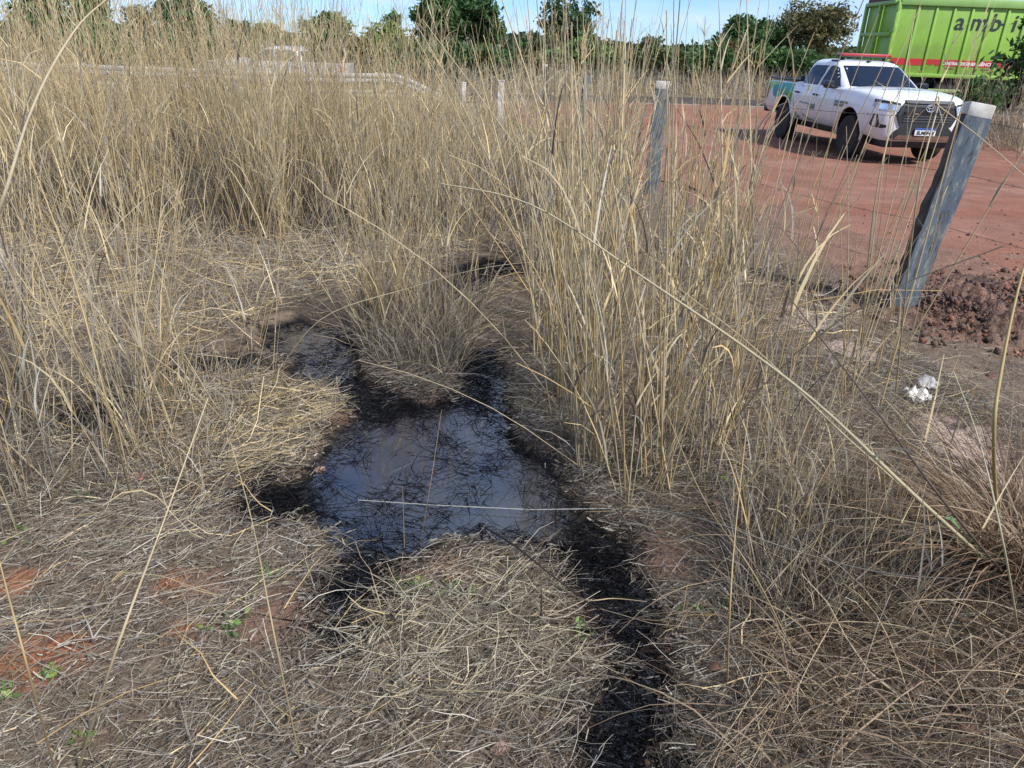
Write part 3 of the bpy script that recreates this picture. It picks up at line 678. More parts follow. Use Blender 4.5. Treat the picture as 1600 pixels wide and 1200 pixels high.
CENT = GP([(545, 540), (600, 590), (690, 605), (750, 580), (740, 500), (640, 480), (570, 500)])
tussock('small rounded clump with a few tall stems standing between the two glossy oil patches', 'grass tussock', CENT, 120, 10, 0.08, 0.7, 1.5, 0.0024, 3600, (0.12, 0.42), leaves=3, plume=0.2, lean=0.12)
LEFTC = GP([(-260, 900), (60, 850), (110, 790), (100, 640), (-60, 580), (-420, 600)])
tussock('grey thick stemmed clump rising up the left edge of the picture', 'grass tussock', LEFTC, 260, 20, 0.09, 0.9, 2.0, 0.0036, 2200, (0.1, 0.5), leaves=2, plume=0.3, lean=0.2, pal=np.concatenate([STRAW, GREY]), segs=6)
LEFT2 = GP([(120, 800), (330, 790), (400, 650), (380, 560), (200, 590), (110, 680)])
tussock('loose thin stand of yellow stems over the small oil pool left of the middle', 'grass tussock', LEFT2, 130, 26, 0.08, 0.6, 1.6, 0.0024, 2200, (0.08, 0.28), leaves=2, plume=0.2, lean=0.22)
LOWR = GP([(1150, 1000), (1400, 1010), (1460, 880), (1300, 800), (1120, 830)])
tussock('sparse brown tuft below the right stand, short straws crossing each other', 'grass tussock', LOWR, 80, 30, 0.08, 0.4, 1.0, 0.0022, 2300, (0.1, 0.35), leaves=2, plume=0.0, lean=0.25)
TANG = GP([(1130, 1240), (1150, 920), (1270, 840), (1480, 800), (1720, 840), (1760, 1240)])
g = Grass(); B = sample_poly(TANG, 620); B = B[dry(0.02)(B)]; n = len(B); z = gz(B[:, 0], B[:, 1])
pts = spines(np.column_stack([B, z + 0.01]), R.random(n) * math.tau, 0.22 + 0.45 * R.random(n), 0.7 + 0.6 * R.random(n), 0.7 + 0.6 * R.random(n), 6, wob=0.22, floor_=z)
pts = pts[(oil_sd(pts[:, -1, :2]) > 0.0) & (oil_sd(pts[:, 3, :2]) > 0.0)]; n = len(pts)
g.tube(pts, 0.0017 * (0.6 + R.random(n)), pick(np.array([[0.33, 0.25, 0.165], [0.27, 0.19, 0.12], [0.42, 0.35, 0.26], [0.47, 0.37, 0.22], [0.22, 0.15, 0.10]]), n))
B = sample_poly(TANG, 1300); B = B[dry(0.02)(B)]; n = len(B); z = gz(B[:, 0], B[:, 1])
pts = spines(np.column_stack([B, z + 0.01]), R.random(n) * math.tau, 0.16 + 0.32 * R.random(n), 0.6 + 0.8 * R.random(n), 0.8 + 0.8 * R.random(n), 5, wob=0.25, floor_=z)
pts = pts[oil_sd(pts[:, -1, :2]) > 0.0]; n = len(pts)
g.ribbon(pts, 0.0045 * (0.6 + 0.8 * R.random(n)), pick(np.array([[0.30, 0.22, 0.145], [0.24, 0.165, 0.105], [0.38, 0.31, 0.225], [0.20, 0.14, 0.095]]), n))
tag(g.build('bent_grass', M['straw']), 'tangled bent brown grass blades covering the lower right ground', 'bent grass', kind='stuff')
# arching brown tussock, lower right
o = empty('grass_tussock'); tag(o, 'low brown tussock at the lower right, its blades arching flat outwards over dark ground', 'grass tussock', 'dry grass tussocks')
c0 = np.array(G(1565, 915)[:2]); n = 900; off = R.normal(0, 0.06, (n, 2)); B = c0 + off; z = gz(B[:, 0], B[:, 1])
g = Grass(); az = R.random(n) * math.tau
pts = spines(np.column_stack([B, z + 0.01]), az, 0.35 + 0.6 * R.random(n), 0.35 + 0.7 * R.random(n), 0.6 + 0.7 * R.random(n), 6, wob=0.1, floor_=z)
g.ribbon(pts, 0.0048 * (0.6 + 0.8 * R.random(n)), pick(np.array([[0.26, 0.165, 0.10], [0.33, 0.24, 0.16], [0.20, 0.125, 0.08], [0.38, 0.30, 0.21]]), n)); tag(g.build('blades', M['straw'], o), kind='stuff')

# ------------------------------------------------------------------ single foreground stems
def stem(label, pts, rad, c, name='dry_stalk', leaf=2, grp='single dry stems in front'):
    """pts: world points of a bent culm"""
    pts = [Vector(p) for p in pts]; fine = []
    for i in range(len(pts) - 1):                                     # Catmull-Rom
        p0, p1, p2, p3 = pts[max(i - 1, 0)], pts[i], pts[i + 1], pts[min(i + 2, len(pts) - 1)]
        for k in range(6):
            t = k / 6
            fine.append(0.5 * ((2 * p1) + (p2 - p0) * t + (2 * p0 - 5 * p1 + 4 * p2 - p3) * t * t + (3 * p1 - p0 - 3 * p2 + p3) * t ** 3))
    fine.append(pts[-1]); nf = len(fine)
    o = empty(name, fine[0]); tag(o, label, 'grass stalk', grp)
    loc = np.array([[list(p - fine[0]) for p in fine]])
    g = Grass(); ca = np.array([c]); g.tube(loc, np.array([rad]), ca * 0.85, ca * 1.05, taper=0.35, sides=5); g.build('culm', M['straw'], o)
    if leaf:
        for kq in R.integers(1, nf - 2, leaf):
            g = Grass(); g.ribbon(spines(loc[0][[kq]], R.random(1) * math.tau, 0.12 + 0.2 * R.random(1), 0.3 + 0.6 * R.random(1), 0.4 + R.random(1), 4), np.array([rad * 1.5]), ca * 0.9)
            g.build('sheath', M['straw'], o)
    return o
def S3(base, *rest):
    """base: ground pixel; rest: (px, py, distance from the camera)"""
    b = G(*base); b.z = float(gz(b.x, b.y)) - 0.01
    return [b] + [at_dist(*r_) for r_ in rest]
stem('long pale stem bent over in an arc across the right grass stand, the longest one', S3((1560, 905), (1430, 775, 2.3), (1240, 600, 2.35), (1000, 430, 2.45), (830, 320, 2.6), (690, 287, 2.75)), 0.0062, (0.50, 0.43, 0.27), leaf=3)
stem('second bent pale stem running close beside the longest arc, in the right stand', S3((1500, 840), (1330, 690, 2.55), (1180, 545, 2.65), (1060, 450, 2.7)), 0.0042, (0.46, 0.38, 0.22))
stem('dark brown slanting stem crossing below the leaning fence post', S3((1580, 930), (1480, 790, 2.2), (1360, 630, 2.35), (1222, 450, 2.6)), 0.0045, (0.12, 0.085, 0.065), leaf=0)
stem('pale leaning stem in the lower left, pointing up to the right', S3((120, 1200), (180, 1020, 1.62), (250, 830, 1.72), (325, 622, 1.85)), 0.0034, (0.52, 0.42, 0.25), leaf=2)
stem('thin yellow stem at the lower left edge, leaning to the left', S3((85, 1200), (45, 1050, 1.55), (0, 880, 1.62), (-40, 720, 1.75)), 0.0025, (0.48, 0.36, 0.17), leaf=0)
stem('thin straight stem in front of the oil left arm, tilted left at its top', S3((470, 1200), (430, 1000, 1.6), (395, 820, 1.75), (360, 690, 1.9)), 0.0022, (0.47, 0.37, 0.2), leaf=0)
stem('thick pale blade curving in from the left edge up towards the sky', S3((-120, 640), (-20, 380, 2.5), (50, 170, 2.55), (115, 50, 2.7), (165, 0, 2.9)), 0.0060, (0.48, 0.40, 0.26), leaf=1)
stem('upright stalk at the right edge with a green streaked foot', S3((1560, 880), (1553, 700, 2.25), (1568, 560, 2.3), (1605, 400, 2.45), (1660, 250, 2.7)), 0.0060, (0.43, 0.33, 0.14), leaf=1)
stem('snapped stem folded over in front of the white pickup grille', S3((1395, 640), (1430, 330, 3.3), (1466, 165, 3.4), (1467, 166, 3.38), (1540, 222, 3.3), (1640, 310, 3.2)), 0.0040, (0.52, 0.42, 0.27), leaf=0)
stem('pale slanting stalk crossing the trees above the middle of the field', S3((930, 480), (850, 300, 4.0), (760, 165, 4.1), (660, 30, 4.3)), 0.0050, (0.50, 0.41, 0.26), leaf=2)
stem('arching stem over the central clump, its tip bowed to the right', S3((420, 620), (500, 500, 3.6), (640, 450, 3.5), (760, 418, 3.4), (885, 405, 3.35)), 0.0030, (0.47, 0.39, 0.24), leaf=1)
stem('stem leaning left over the left clump with a broken tip', S3((210, 800), (170, 640, 2.5), (110, 420, 2.55), (40, 230, 2.7), (0, 130, 2.8)), 0.0036, (0.46, 0.35, 0.18), leaf=3)
stem('upright stem standing in the middle of the field left of the oil', S3((215, 740), (225, 520, 3.0), (245, 390, 3.0), (262, 200, 3.1)), 0.0032, (0.48, 0.38, 0.2), leaf=3)
stem('dry stalk in the lower right rising straight from the straw', S3((1135, 1080), (1140, 960, 1.75), (1150, 820, 1.85), (1170, 640, 2.0)), 0.0027, (0.47, 0.34, 0.17), leaf=1)
stem('yellow stem leaning left at the front edge of the right stand', S3((1240, 1030), (1180, 900, 1.9), (1100, 780, 2.05), (1040, 640, 2.2)), 0.0022, (0.42, 0.31, 0.16), leaf=1)
stem('pale stem curving right in front of the worn red soil', S3((1590, 1000), (1570, 860, 2.1), (1530, 690, 2.25), (1490, 580, 2.4)), 0.0034, (0.50, 0.44, 0.29), leaf=0)
stem('straw fallen across the lower right, lying nearly level', S3((1010, 800), (1110, 815, 2.5), (1240, 860, 2.3), (1380, 895, 2.15), (1520, 905, 2.05)), 0.0028, (0.42, 0.36, 0.27), leaf=0)
stem('short stubble stem standing upright in the oil puddle', S3((632, 860), (629, 760, 2.55)), 0.0022, (0.35, 0.27, 0.18), leaf=0)
stem('thin brown stem slanting out of the oil puddle', S3((655, 850), (672, 760, 2.6), (690, 640, 2.75)), 0.0020, (0.24, 0.17, 0.11), leaf=0)
stem('dark broken stalk lying at the oil edge pointing to lower right', S3((745, 810), (800, 850, 2.42), (870, 905, 2.25), (930, 950, 2.12)), 0.0045, (0.05, 0.04, 0.035), leaf=0)
stem('yellow straw bridging the oil right arm', S3((850, 900), (905, 935, 2.15), (960, 935, 2.13), (1010, 940, 2.1)), 0.0028, (0.44, 0.34, 0.2), leaf=0)
stem('dark upright dead stalk on the pale straw in front of the puddle', S3((845, 968), (846, 930, 2.1), (845, 880, 2.15)), 0.0030, (0.09, 0.07, 0.06), leaf=0)

stem('upright pale stalk standing right of the open crowned tree', S3((960, 600), (968, 300, 3.2), (976, 100, 3.35), (978, -40, 3.5)), 0.0056, (0.53, 0.44, 0.28), leaf=2)
stem('upright stalk left of the dark pointed tree, rising past the top edge', S3((1120, 520), (1128, 300, 3.6), (1126, 110, 3.75), (1122, -40, 3.9)), 0.0046, (0.53, 0.44, 0.28), leaf=2)
stem('upright stalk just left of the white pickup bed, reaching the top edge', S3((1180, 560), (1176, 330, 3.5), (1170, 120, 3.65), (1166, -30, 3.8)), 0.0046, (0.52, 0.43, 0.26), leaf=2)
stem('leaning stalk across the white pickup windshield', S3((1340, 600), (1365, 330, 3.4), (1410, 130, 3.6), (1430, 20, 3.75)), 0.0038, (0.52, 0.44, 0.28), leaf=1)

# cord across the puddle
pts = [G(560, 788), G(680, 796), G(830, 803), G(960, 810), G(1080, 818)]
for p in pts: p.z = max(0.02, float(gz(p.x, p.y)) + 0.02)
tag(MB().tube([pts[0].lerp(pts[1], k / 6) for k in range(6)] + [pts[1].lerp(pts[2], k / 6) for k in range(6)] + [pts[2].lerp(pts[3], k / 5) for k in range(5)] + [pts[3].lerp(pts[4], k / 5) for k in range(6)], 0.0017, 6).build('cord', M['cord']),
    'thin pale cord stretched across the front of the largest oil puddle', 'cord')

# ------------------------------------------------------------------ green seedlings and weeds
g = Grass()
spots = [(15, 845, 50, 28), (130, 790, 30, 14), (240, 745, 40, 16), (350, 985, 50, 18), (700, 930, 60, 16), (1120, 960, 60, 14), (1400, 955, 20, 10), (80, 1065, 25, 12), (10, 1100, 30, 14), (890, 1000, 40, 12),
         (640, 930, 40, 14), (1250, 1080, 20, 10), (1380, 1120, 20, 10), (420, 905, 20, 10), (140, 1160, 20, 10), (960, 745, 40, 16), (1110, 770, 20, 10), (1290, 815, 30, 14)]
for (px, py, a, bb) in spots:
    k = int(4 + a * 0.22)
    B = np.array([G(px + R.normal(0, a * .5), py + R.normal(0, bb * .5))[:2] for _ in range(k)]); z = gz(B[:, 0], B[:, 1])
    for rep in range(3):
        pts = spines(np.column_stack([B, z + 0.005 + 0.02 * R.random(k)]), R.random(k) * math.tau, 0.010 + 0.016 * R.random(k), 0.8 + 0.5 * R.random(k), 0.4 * R.random(k), 3)
        g.ribbon(pts, 0.008 + 0.006 * R.random(k), pick(np.array([[0.10, 0.22, 0.05], [0.14, 0.26, 0.07], [0.20, 0.27, 0.06]]), k), prof=lambda t: np.sin(np.pi * np.clip(t * .85 + .1, 0, 1)))
tag(g.build('green_seedlings', M['weed']), 'tiny green seedlings sprouting through the straw', 'seedlings', kind='stuff')
# green leaf at lower right
o = empty('green_weed', G(1530, 880)); tag(o, 'small weed with a long drooping green leaf beside the lower right stalk', 'weed')
lb = [at_dist(1525, 850, 2.15) - o.location, at_dist(1500, 826, 2.15) - o.location, at_dist(1475, 822, 2.13) - o.location, at_dist(1455, 828, 2.12) - o.location]
g = Grass(); g.tube(np.array([[(0, 0, 0), tuple(lb[0] * 0.5), tuple(lb[0])]]), np.array([0.002]), np.array([[0.16, 0.25, 0.08]]), sides=4); g.build('stalk', M['weed'], o)
g = Grass(); g.ribbon(np.array([[tuple(v) for v in lb]]), np.array([0.017]), np.array([[0.10, 0.19, 0.08]]), prof=lambda t: np.sin(np.pi * np.clip(t * .9 + .06, 0, 1)))
g.ribbon(np.array([[tuple(lb[1]), tuple(lb[1] + Vector((-0.03, 0, 0.03))), tuple(lb[1] + Vector((-0.05, -0.01, 0.035)))]]), np.array([0.012]), np.array([[0.12, 0.21, 0.09]]), prof=lambda t: np.sin(np.pi * np.clip(t * .9 + .06, 0, 1)))
g.build('leaf', M['weed'], o)

# ------------------------------------------------------------------ small things lying about
def stone(px, py, s, label, mat='stone', flat=0.6):
    p = G(px, py); bm = bmesh.new(); bmesh.ops.create_icosphere(bm, subdivisions=2, radius=1)
    ph = R.random(3) * 9
    for v in bm.verts:
        k = 1 + 0.22 * math.sin(3.1 * v.co.x + ph[0]) * math.cos(2.7 * v.co.y + ph[1]) + 0.12 * math.sin(5 * v.co.z + 4 * v.co.x + ph[2])
        v.co = Vector((v.co.x * k * s, v.co.y * k * s * 0.8, v.co.z * k * s * flat))
    me = bpy.data.meshes.new('stone'); bm.to_mesh(me); bm.free(); me.materials.append(M[mat])
    me.polygons.foreach_set('use_smooth', np.ones(len(me.polygons), bool)); me.set_sharp_from_angle(angle=math.radians(32))
    o = bpy.data.objects.new('stone', me); COL.objects.link(o); o.location = (p.x, p.y, float(gz(p.x, p.y)) + s * flat * 0.2 + 0.004); o.rotation_euler = (0, 0, R.random() * 6)
    tag(o, label, 'stone', 'loose stones in the straw')
stone(596, 1018, 0.022, 'pink stone in the straw below the left arm of the oil')
stone(780, 1188, 0.024, 'flat pinkish stone at the bottom edge of the picture')
stone(1430, 1095, 0.042, 'larger pale brown stone in the straw at the lower right', flat=0.35)
stone(500, 735, 0.025, 'light brown stone on the left bank of the oil')
def dleaf(px, py, s, label, mat='deadleaf', cat='leaf', name='dead_leaf'):
    p = G(px, py); z = float(gz(p.x, p.y)) + 0.035; a = R.random() * 6; V = []; Fc = []
    for i in range(6):
        t = i / 5; wd = math.sin(math.pi * (0.08 + 0.9 * t)) * s * 0.42
        for sg in (-1, 0, 1): V.append((t * s * 1.3 - s * .6, sg * wd, 0.25 * s * math.sin(3 * t) + abs(sg) * wd * 0.35))
    for i in range(5):
        for j in range(2): q_ = i * 3 + j; Fc.append((q_, q_ + 1, q_ + 4, q_ + 3))
    o = mesh_np(name, np.array(V), np.array(Fc), M[mat], smooth=True); o.location = (p.x, p.y, z); o.rotation_euler = (0.2, 0.25, a)
    sol = o.modifiers.new('solid', 'SOLIDIFY'); sol.thickness = 0.0012
    tag(o, label, cat, 'dead leaves in the straw' if cat == 'leaf' else None)
dleaf(1115, 812, 0.05, 'curled red brown leaf at the foot of the right stand')
dleaf(1252, 935, 0.05, 'brown leaf in the straw below the right stand')
dleaf(1500, 1175, 0.06, 'dark red brown leaf in the lower right corner')
dleaf(1115, 1070, 0.045, 'dark dead leaf left of the lower right stone')
dleaf(226, 767, 0.05, 'small faded red scrap in the grass left of the oil', 'redscrap', 'scrap', 'red_scrap')
# crumpled white plastic with a grey film
c = G(1425, 640); o = empty('plastic_scrap', (c.x, c.y, float(gz(c.x, c.y)))); tag(o, 'crumpled white plastic scrap with a grey film lying beyond the right stand', 'plastic scrap')
def crumple(w_, d_, h_, sc, tilt):
    n_ = 12; V = []; Fc = []
    for i in range(n_):
        for j in range(n_):
            u, v = i / (n_ - 1) - .5, j / (n_ - 1) - .5; e_ = 1 - 0.35 * (abs(u) + abs(v))
            zz_ = h_ * (0.35 + 0.65 * (1 - 4 * u * u) * (1 - 4 * v * v)) + (float(N1(u * 7 + sc, v * 7, 1.0, 3)) - .5) * h_ * 1.1
            V.append((u * w_ * e_ + (float(N2(u * 5, v * 5 + sc, 1, 2)) - .5) * w_ * .2, v * d_ * e_ + zz_ * tilt, max(zz_, 0.004)))
    for i in range(n_ - 1):
        for j in range(n_ - 1): q_ = i * n_ + j; Fc.append((q_, q_ + 1, q_ + n_ + 1, q_ + n_))
    return np.array(V), np.array(Fc)
V, Fc = crumple(0.17, 0.13, 0.075, 1.0, -0.2); a_ = mesh_np('wrapper', V, Fc, M['plastic'], o); a_.modifiers.new('s', 'SOLIDIFY').thickness = 0.002
V, Fc = crumple(0.15, 0.12, 0.05, 5.0, 0.5); a_ = mesh_np('film', V, Fc, M['greyplastic'], o); a_.location = (0.11, 0.10, 0.03); a_.modifiers.new('s', 'SOLIDIFY').thickness = 0.001
# forked dry twig at the lower left
p = G(150, 1030); o = empty('dry_twig', (p.x, p.y, float(gz(p.x, p.y)) + 0.03)); tag(o, 'pale forked dry twig lying on the bare red soil at the lower left', 'twig')
g = Grass()
for a_, b_ in [((-0.10, 0, 0.0), (0.0, 0.01, 0.02)), ((0, 0.01, 0.02), (0.03, 0.06, 0.05)), ((0, 0.01, 0.02), (-0.07, 0.09, 0.04)), ((0, 0.01, 0.02), (0.06, 0.0, 0.03)), ((-0.05, 0.0, 0.01), (-0.08, -0.03, 0.02))]:
    a_, b_ = np.array(a_), np.array(b_); g.tube(np.array([[a_, a_ * .6 + b_ * .4 + [0, .004, .004], b_]]), np.array([0.0032]), np.array([[0.42, 0.38, 0.32]]), sides=5)
g.build('branches', M['straw'], o)

# ------------------------------------------------------------------ heap of wet clods
c = G(1535, 492); hw, hd = 1.15, 0.75
xs = np.arange(-1.5, 1.9, 0.019); ys = np.arange(-1.1, 1.2, 0.019); A, B = np.meshgrid(xs, ys); A, B = A.ravel(), B.ravel()
rr = (A / hw) ** 2 + (B / hd) ** 2 + (N1(A + 5, B, 2.0, 4) - .5) * 1.2
hgt = 0.09 * S(1.25, 0.1, rr) * (0.55 + 0.9 * N2(A, B, 3, 3)) + S(1.4, .6, rr) * (np.abs(N3(A, B, 11, 5, .68) - .5) * 0.15 + (N1(A, B, 30, 4, .75) - .5) * 0.11 + (N2(A, B, 3.5, 3) - .5) * 0.10) - 0.035
wx, wy = A + c.x + 0.25, B + c.y
zz = zt(wx, wy) + hgt + 0.045 * S(1.4, .9, rr) - 0.03 * S(1.1, 1.5, rr)
cm = N2(A + 3, B, 4, 4)[:, None]; cl = np.array([0.075, 0.049, 0.036]) * (1 - cm) + np.array([0.20, 0.102, 0.064]) * cm; cl = cl * (0.5 + N3(A, B, 12, 3)[:, None])
ii = np.arange(len(A)).reshape(len(ys), len(xs)); f_ = np.stack([ii[:-1, :-1], ii[:-1, 1:], ii[1:, 1:], ii[1:, :-1]], -1).reshape(-1, 4)
f_ = f_[(rr < 1.45)[f_].all(1)]
o = empty('mud_heap', (0, 0, 0)); tag(o, 'low heap of dark wet red earth clods beside the leaning post', 'mud heap')
mesh_np('mound', np.column_stack([wx, wy, zz]), f_, M['mud'], o, col=cl, smooth=True)
V, Fs, Cs = [], [], []; nv = 0
cube = np.array([(x_, y_, z_) for x_ in (-1, 1) for y_ in (-1, 1) for z_ in (-1, 1)], float)
cf = np.array([(0, 1, 3, 2), (4, 6, 7, 5), (0, 4, 5, 1), (2, 3, 7, 6), (0, 2, 6, 4), (1, 5, 7, 3)])
for k in range(2200):
    a_, b_ = R.normal(0, .62), R.normal(0, .42); s_ = 0.005 + 0.016 * R.random() ** 4
    h_ = 0.09 * float(S(1.25, 0.1, (a_ / hw) ** 2 + (b_ / hd) ** 2)) * 0.9 + 0.02
    q_ = cube * s_ * (0.6 + 0.7 * R.random((8, 3))); an = R.random() * 6; ca, sa = math.cos(an), math.sin(an)
    q_ = np.column_stack([q_[:, 0] * ca - q_[:, 1] * sa, q_[:, 0] * sa + q_[:, 1] * ca, q_[:, 2] + 0.3 * q_[:, 0]])
    X_, Y_ = c.x + 0.25 + a_, c.y + b_
    V.append(q_ + [X_, Y_, float(zt(X_, Y_)) + h_ + 0.02]); Fs.append(cf + nv); nv += 8
    cc = np.array([0.11, 0.062, 0.044]) if R.random() < 0.75 else np.array([0.20, 0.08, 0.045]); Cs.append(np.tile(cc * (0.6 + .8 * R.random()), (8, 1)))
tag(mesh_np('clods', np.concatenate(V), np.concatenate(Fs), M['mud'], o, col=np.concatenate(Cs)), kind='stuff')
# small gravel on the worn soil and road
V, Fs, Cs = [], [], []; nv = 0
for k in range(1400):
    px, py = R.uniform(1230, 1640), R.uniform(330, 740) if R.random() < .5 else R.uniform(400, 560)
    p = G(px, py)
    if beyond(p.x, p.y) < 0.2: continue
    s_ = 0.004 + 0.012 * R.random() ** 3; q_ = cube * s_ * (0.5 + 0.7 * R.random((8, 3)))
    hz = float(road_z(p.x, p.y)) if p.y > 6.3 else float(gz(p.x, p.y))
    V.append(q_ + [p.x, p.y, hz + 0.3 * s_]); Fs.append(cf + nv); nv += 8
    Cs.append(np.tile(np.array([0.24, 0.13, 0.09]) * (0.4 + R.random()), (8, 1)))
tag(mesh_np('gravel', np.concatenate(V), np.concatenate(Fs), M['ground'], col=np.concatenate(Cs)), 'small crumbs of red earth scattered over the worn soil and road', 'gravel', kind='stuff')

# ------------------------------------------------------------------ fence posts and wires
def fence_post(base, height, wd, lean, label, painted=True, rz=0.3, cap=0.085):
    o = empty('fence_post', base); tag(o, label, 'fence post', 'old posts of the wire fence')
    o.rotation_euler = (lean[1], lean[0], rz)
    bm = bmesh.new(); lev = 9; rings = []
    for i in range(lev + 1):
        z_ = -0.1 + (height - cap + 0.1) * i / lev; q_ = []
        for (sx, sy) in ((-1, -1), (0, -1.04), (1, -1), (1.03, 0), (1, 1), (0, 1), (-1, 1), (-1.05, 0)):
            j = 1 + (random.random() - .5) * 0.20
            q_.append(bm.verts.new((sx * wd / 2 * j, sy * wd / 2 * j, z_)))
        rings.append(q_)
    for A_, B_ in zip(rings, rings[1:]):
        for k in range(8): bm.faces.new((A_[k], A_[(k + 1) % 8], B_[(k + 1) % 8], B_[k]))
    bm.faces.new(rings[-1])
    me = bpy.data.meshes.new('shaft'); bm.to_mesh(me); bm.free(); me.materials.append(M['postpaint' if painted else 'darkwood'])
    so2 = bpy.data.objects.new('shaft', me); COL.objects.link(so2); so2.parent = o
    if cap:
        MB().box((0, 0, height - cap / 2), (wd * 1.02, wd * 1.02, cap), bevel=0.008).build('painted_top', M['whitepost'], o)
    return o
p1 = FENCE[1]; top1 = at_y(1532, 162, p1.y + 0.05); d_ = top1 - p1
post1 = fence_post(p1, d_.length, 0.150, (0, 0), 'leaning grey blue wooden fence post with a white top beside the mud heap', rz=0)
post1.rotation_mode = 'QUATERNION'
def upright(d, yaw):
    zq = d.normalized(); xq = Vector((math.cos(yaw), math.sin(yaw), 0)); xq = (xq - zq * xq.dot(zq)).normalized(); yq = zq.cross(xq)
    return Matrix((xq, yq, zq)).transposed().to_quaternion()
post1.rotation_quaternion = upright(d_, math.radians(-14))
# raw split bark flank on its left side
for sgn in (-1, 1):
  rb = random.Random(8 + sgn); bm = bmesh.new(); rings = []
  for k in range(22):
    z_ = d_.length * (-0.02 + 0.965 * k / 21); w_ = 0.018 + 0.030 * rb.random() * math.sin(math.pi * min(1, k / 20) * .9 + .2); y0_ = -0.066 + 0.028 * rb.random(); y1_ = 0.05 + 0.02 * rb.random()
    xo = 0.071 * sgn; w_ *= -sgn * (1 if sgn < 0 else .55)
    if sgn > 0: y1_ = y0_ + .045
    rings.append([bm.verts.new(p_) for p_ in ((xo, y0_, z_), (xo - w_ * .7, y0_ + .006, z_ + .01 * rb.random()), (xo - w_, (y0_ + y1_) / 2 + .02 * rb.random(), z_), (xo - w_ * .8, y1_ - .005, z_), (xo, y1_, z_))])
  for A_, B_ in zip(rings, rings[1:]):
    for k in range(5): bm.faces.new((A_[k], A_[(k + 1) % 5], B_[(k + 1) % 5], B_[k]))
  bm.faces.new(rings[0][::-1]); bm.faces.new(rings[-1]); bmesh.ops.recalc_face_normals(bm, faces=bm.faces)
  me = bpy.data.meshes.new('bark'); bm.to_mesh(me); bm.free(); me.materials.append(M['darkwood']); ob = bpy.data.objects.new('bark', me); COL.objects.link(ob); ob.parent = post1
p2 = FENCE[2]; t2 = at_y(1036, 127, p2.y); d2 = t2 - p2
post2 = fence_post(p2, d2.length, 0.165, (0, 0), 'grey blue fence post with a white top among the stems left of the white pickup', rz=0)
post2.rotation_mode = 'QUATERNION'; post2.rotation_quaternion = upright(d2, math.radians(-8))
fence_post(FENCE[3], 1.35, 0.12, (0.04, 0), 'thin dark fence post half hidden by stems, next beyond the grey blue pair', True, 0.2, 0)
fence_post(FENCE[4], 1.4, 0.12, (-0.03, 0.02), 'pale weathered fence post, farthest of the wire fence', False, 0.1, 0.05)
WP = [FENCE[0] + Vector((0.35, 0, 0)), p1, p2, FENCE[3], FENCE[4]]
names = ['topmost', 'second from the top', 'third from the top', 'lowest']
for wi, fr in enumerate((0.93, 0.70, 0.46, 0.24)):
    pts = []
    tops = [FENCE[0] + Vector((0.1, 0.1, 1.35)), top1, t2, FENCE[3] + Vector((0, 0, 1.35)), FENCE[4] + Vector((0, 0, 1.4))]
    hp = [b_.lerp(t_, fr) for b_, t_ in zip(WP, tops)]
    for a_, b_ in zip(hp, hp[1:]):
        for k in range(8):
            q_ = a_.lerp(b_, k / 8); q_ = q_ + Vector((0, 0, -0.05 * math.sin(math.pi * k / 8) * (1 + wi * 0.4))); pts.append(q_)
    pts.append(hp[-1])
    o = empty('fence_wire', pts[0]); tag(o, names[wi] + ' strand of the rusty barbed wire fence', 'fence wire', 'wires of the fence')
    MB().tube([p_ - pts[0] for p_ in pts], 0.0019, 5).build('strand', M['wire'], o)
    bb = MB()
    for a_, b_ in zip(pts[:16], pts[1:17]):
        for k in range(2):
            q_ = a_.lerp(b_, k / 2 + 0.2) - pts[0]; bb.cyl(q_ + Vector((0.008, 0.006, 0.012)), q_ - Vector((0.008, -0.006, 0.012)), 0.0012, n=4); bb.cyl(q_ + Vector((-0.01, 0.0, 0.01)), q_ - Vector((-0.01, 0, 0.01)), 0.0012, n=4)
    tag(bb.build('barbs', M['wire'], o), kind='stuff')

# posts by the paved road
def road_post(px, pyt, Y, label, mat, wd):
    b0 = at_y(px, pyt, Y); zb = float(zt(b0.x, Y)); o = empty('marker_post', (b0.x, Y, zb)); tag(o, label, 'post', 'posts along the paved road')
    h_ = b0.z - zb
    MB().box((0, 0, h_ / 2 - .05), (wd, wd, h_ + .1), bevel=wd * .12).build('shaft', M[mat], o)
    MB().box((0, 0, h_ + 0.012), (wd * 1.08, wd * 1.08, 0.03), bevel=0.008).build('cap', M[mat], o)
road_post(783, 127, 20.0, 'white square post standing clear left of the bare red road', 'whitepost', 0.16)
road_post(725, 130, 23.5, 'white post, faint in the stems left of the clear white one', 'whitepost', 0.12)
road_post(1066, 128, 35.0, 'dark post across the paved road, nearer the grey blue post', 'darkwood', 0.14)
road_post(1139, 126, 35.0, 'dark post across the paved road, nearer the white pickup', 'darkwood', 0.16)

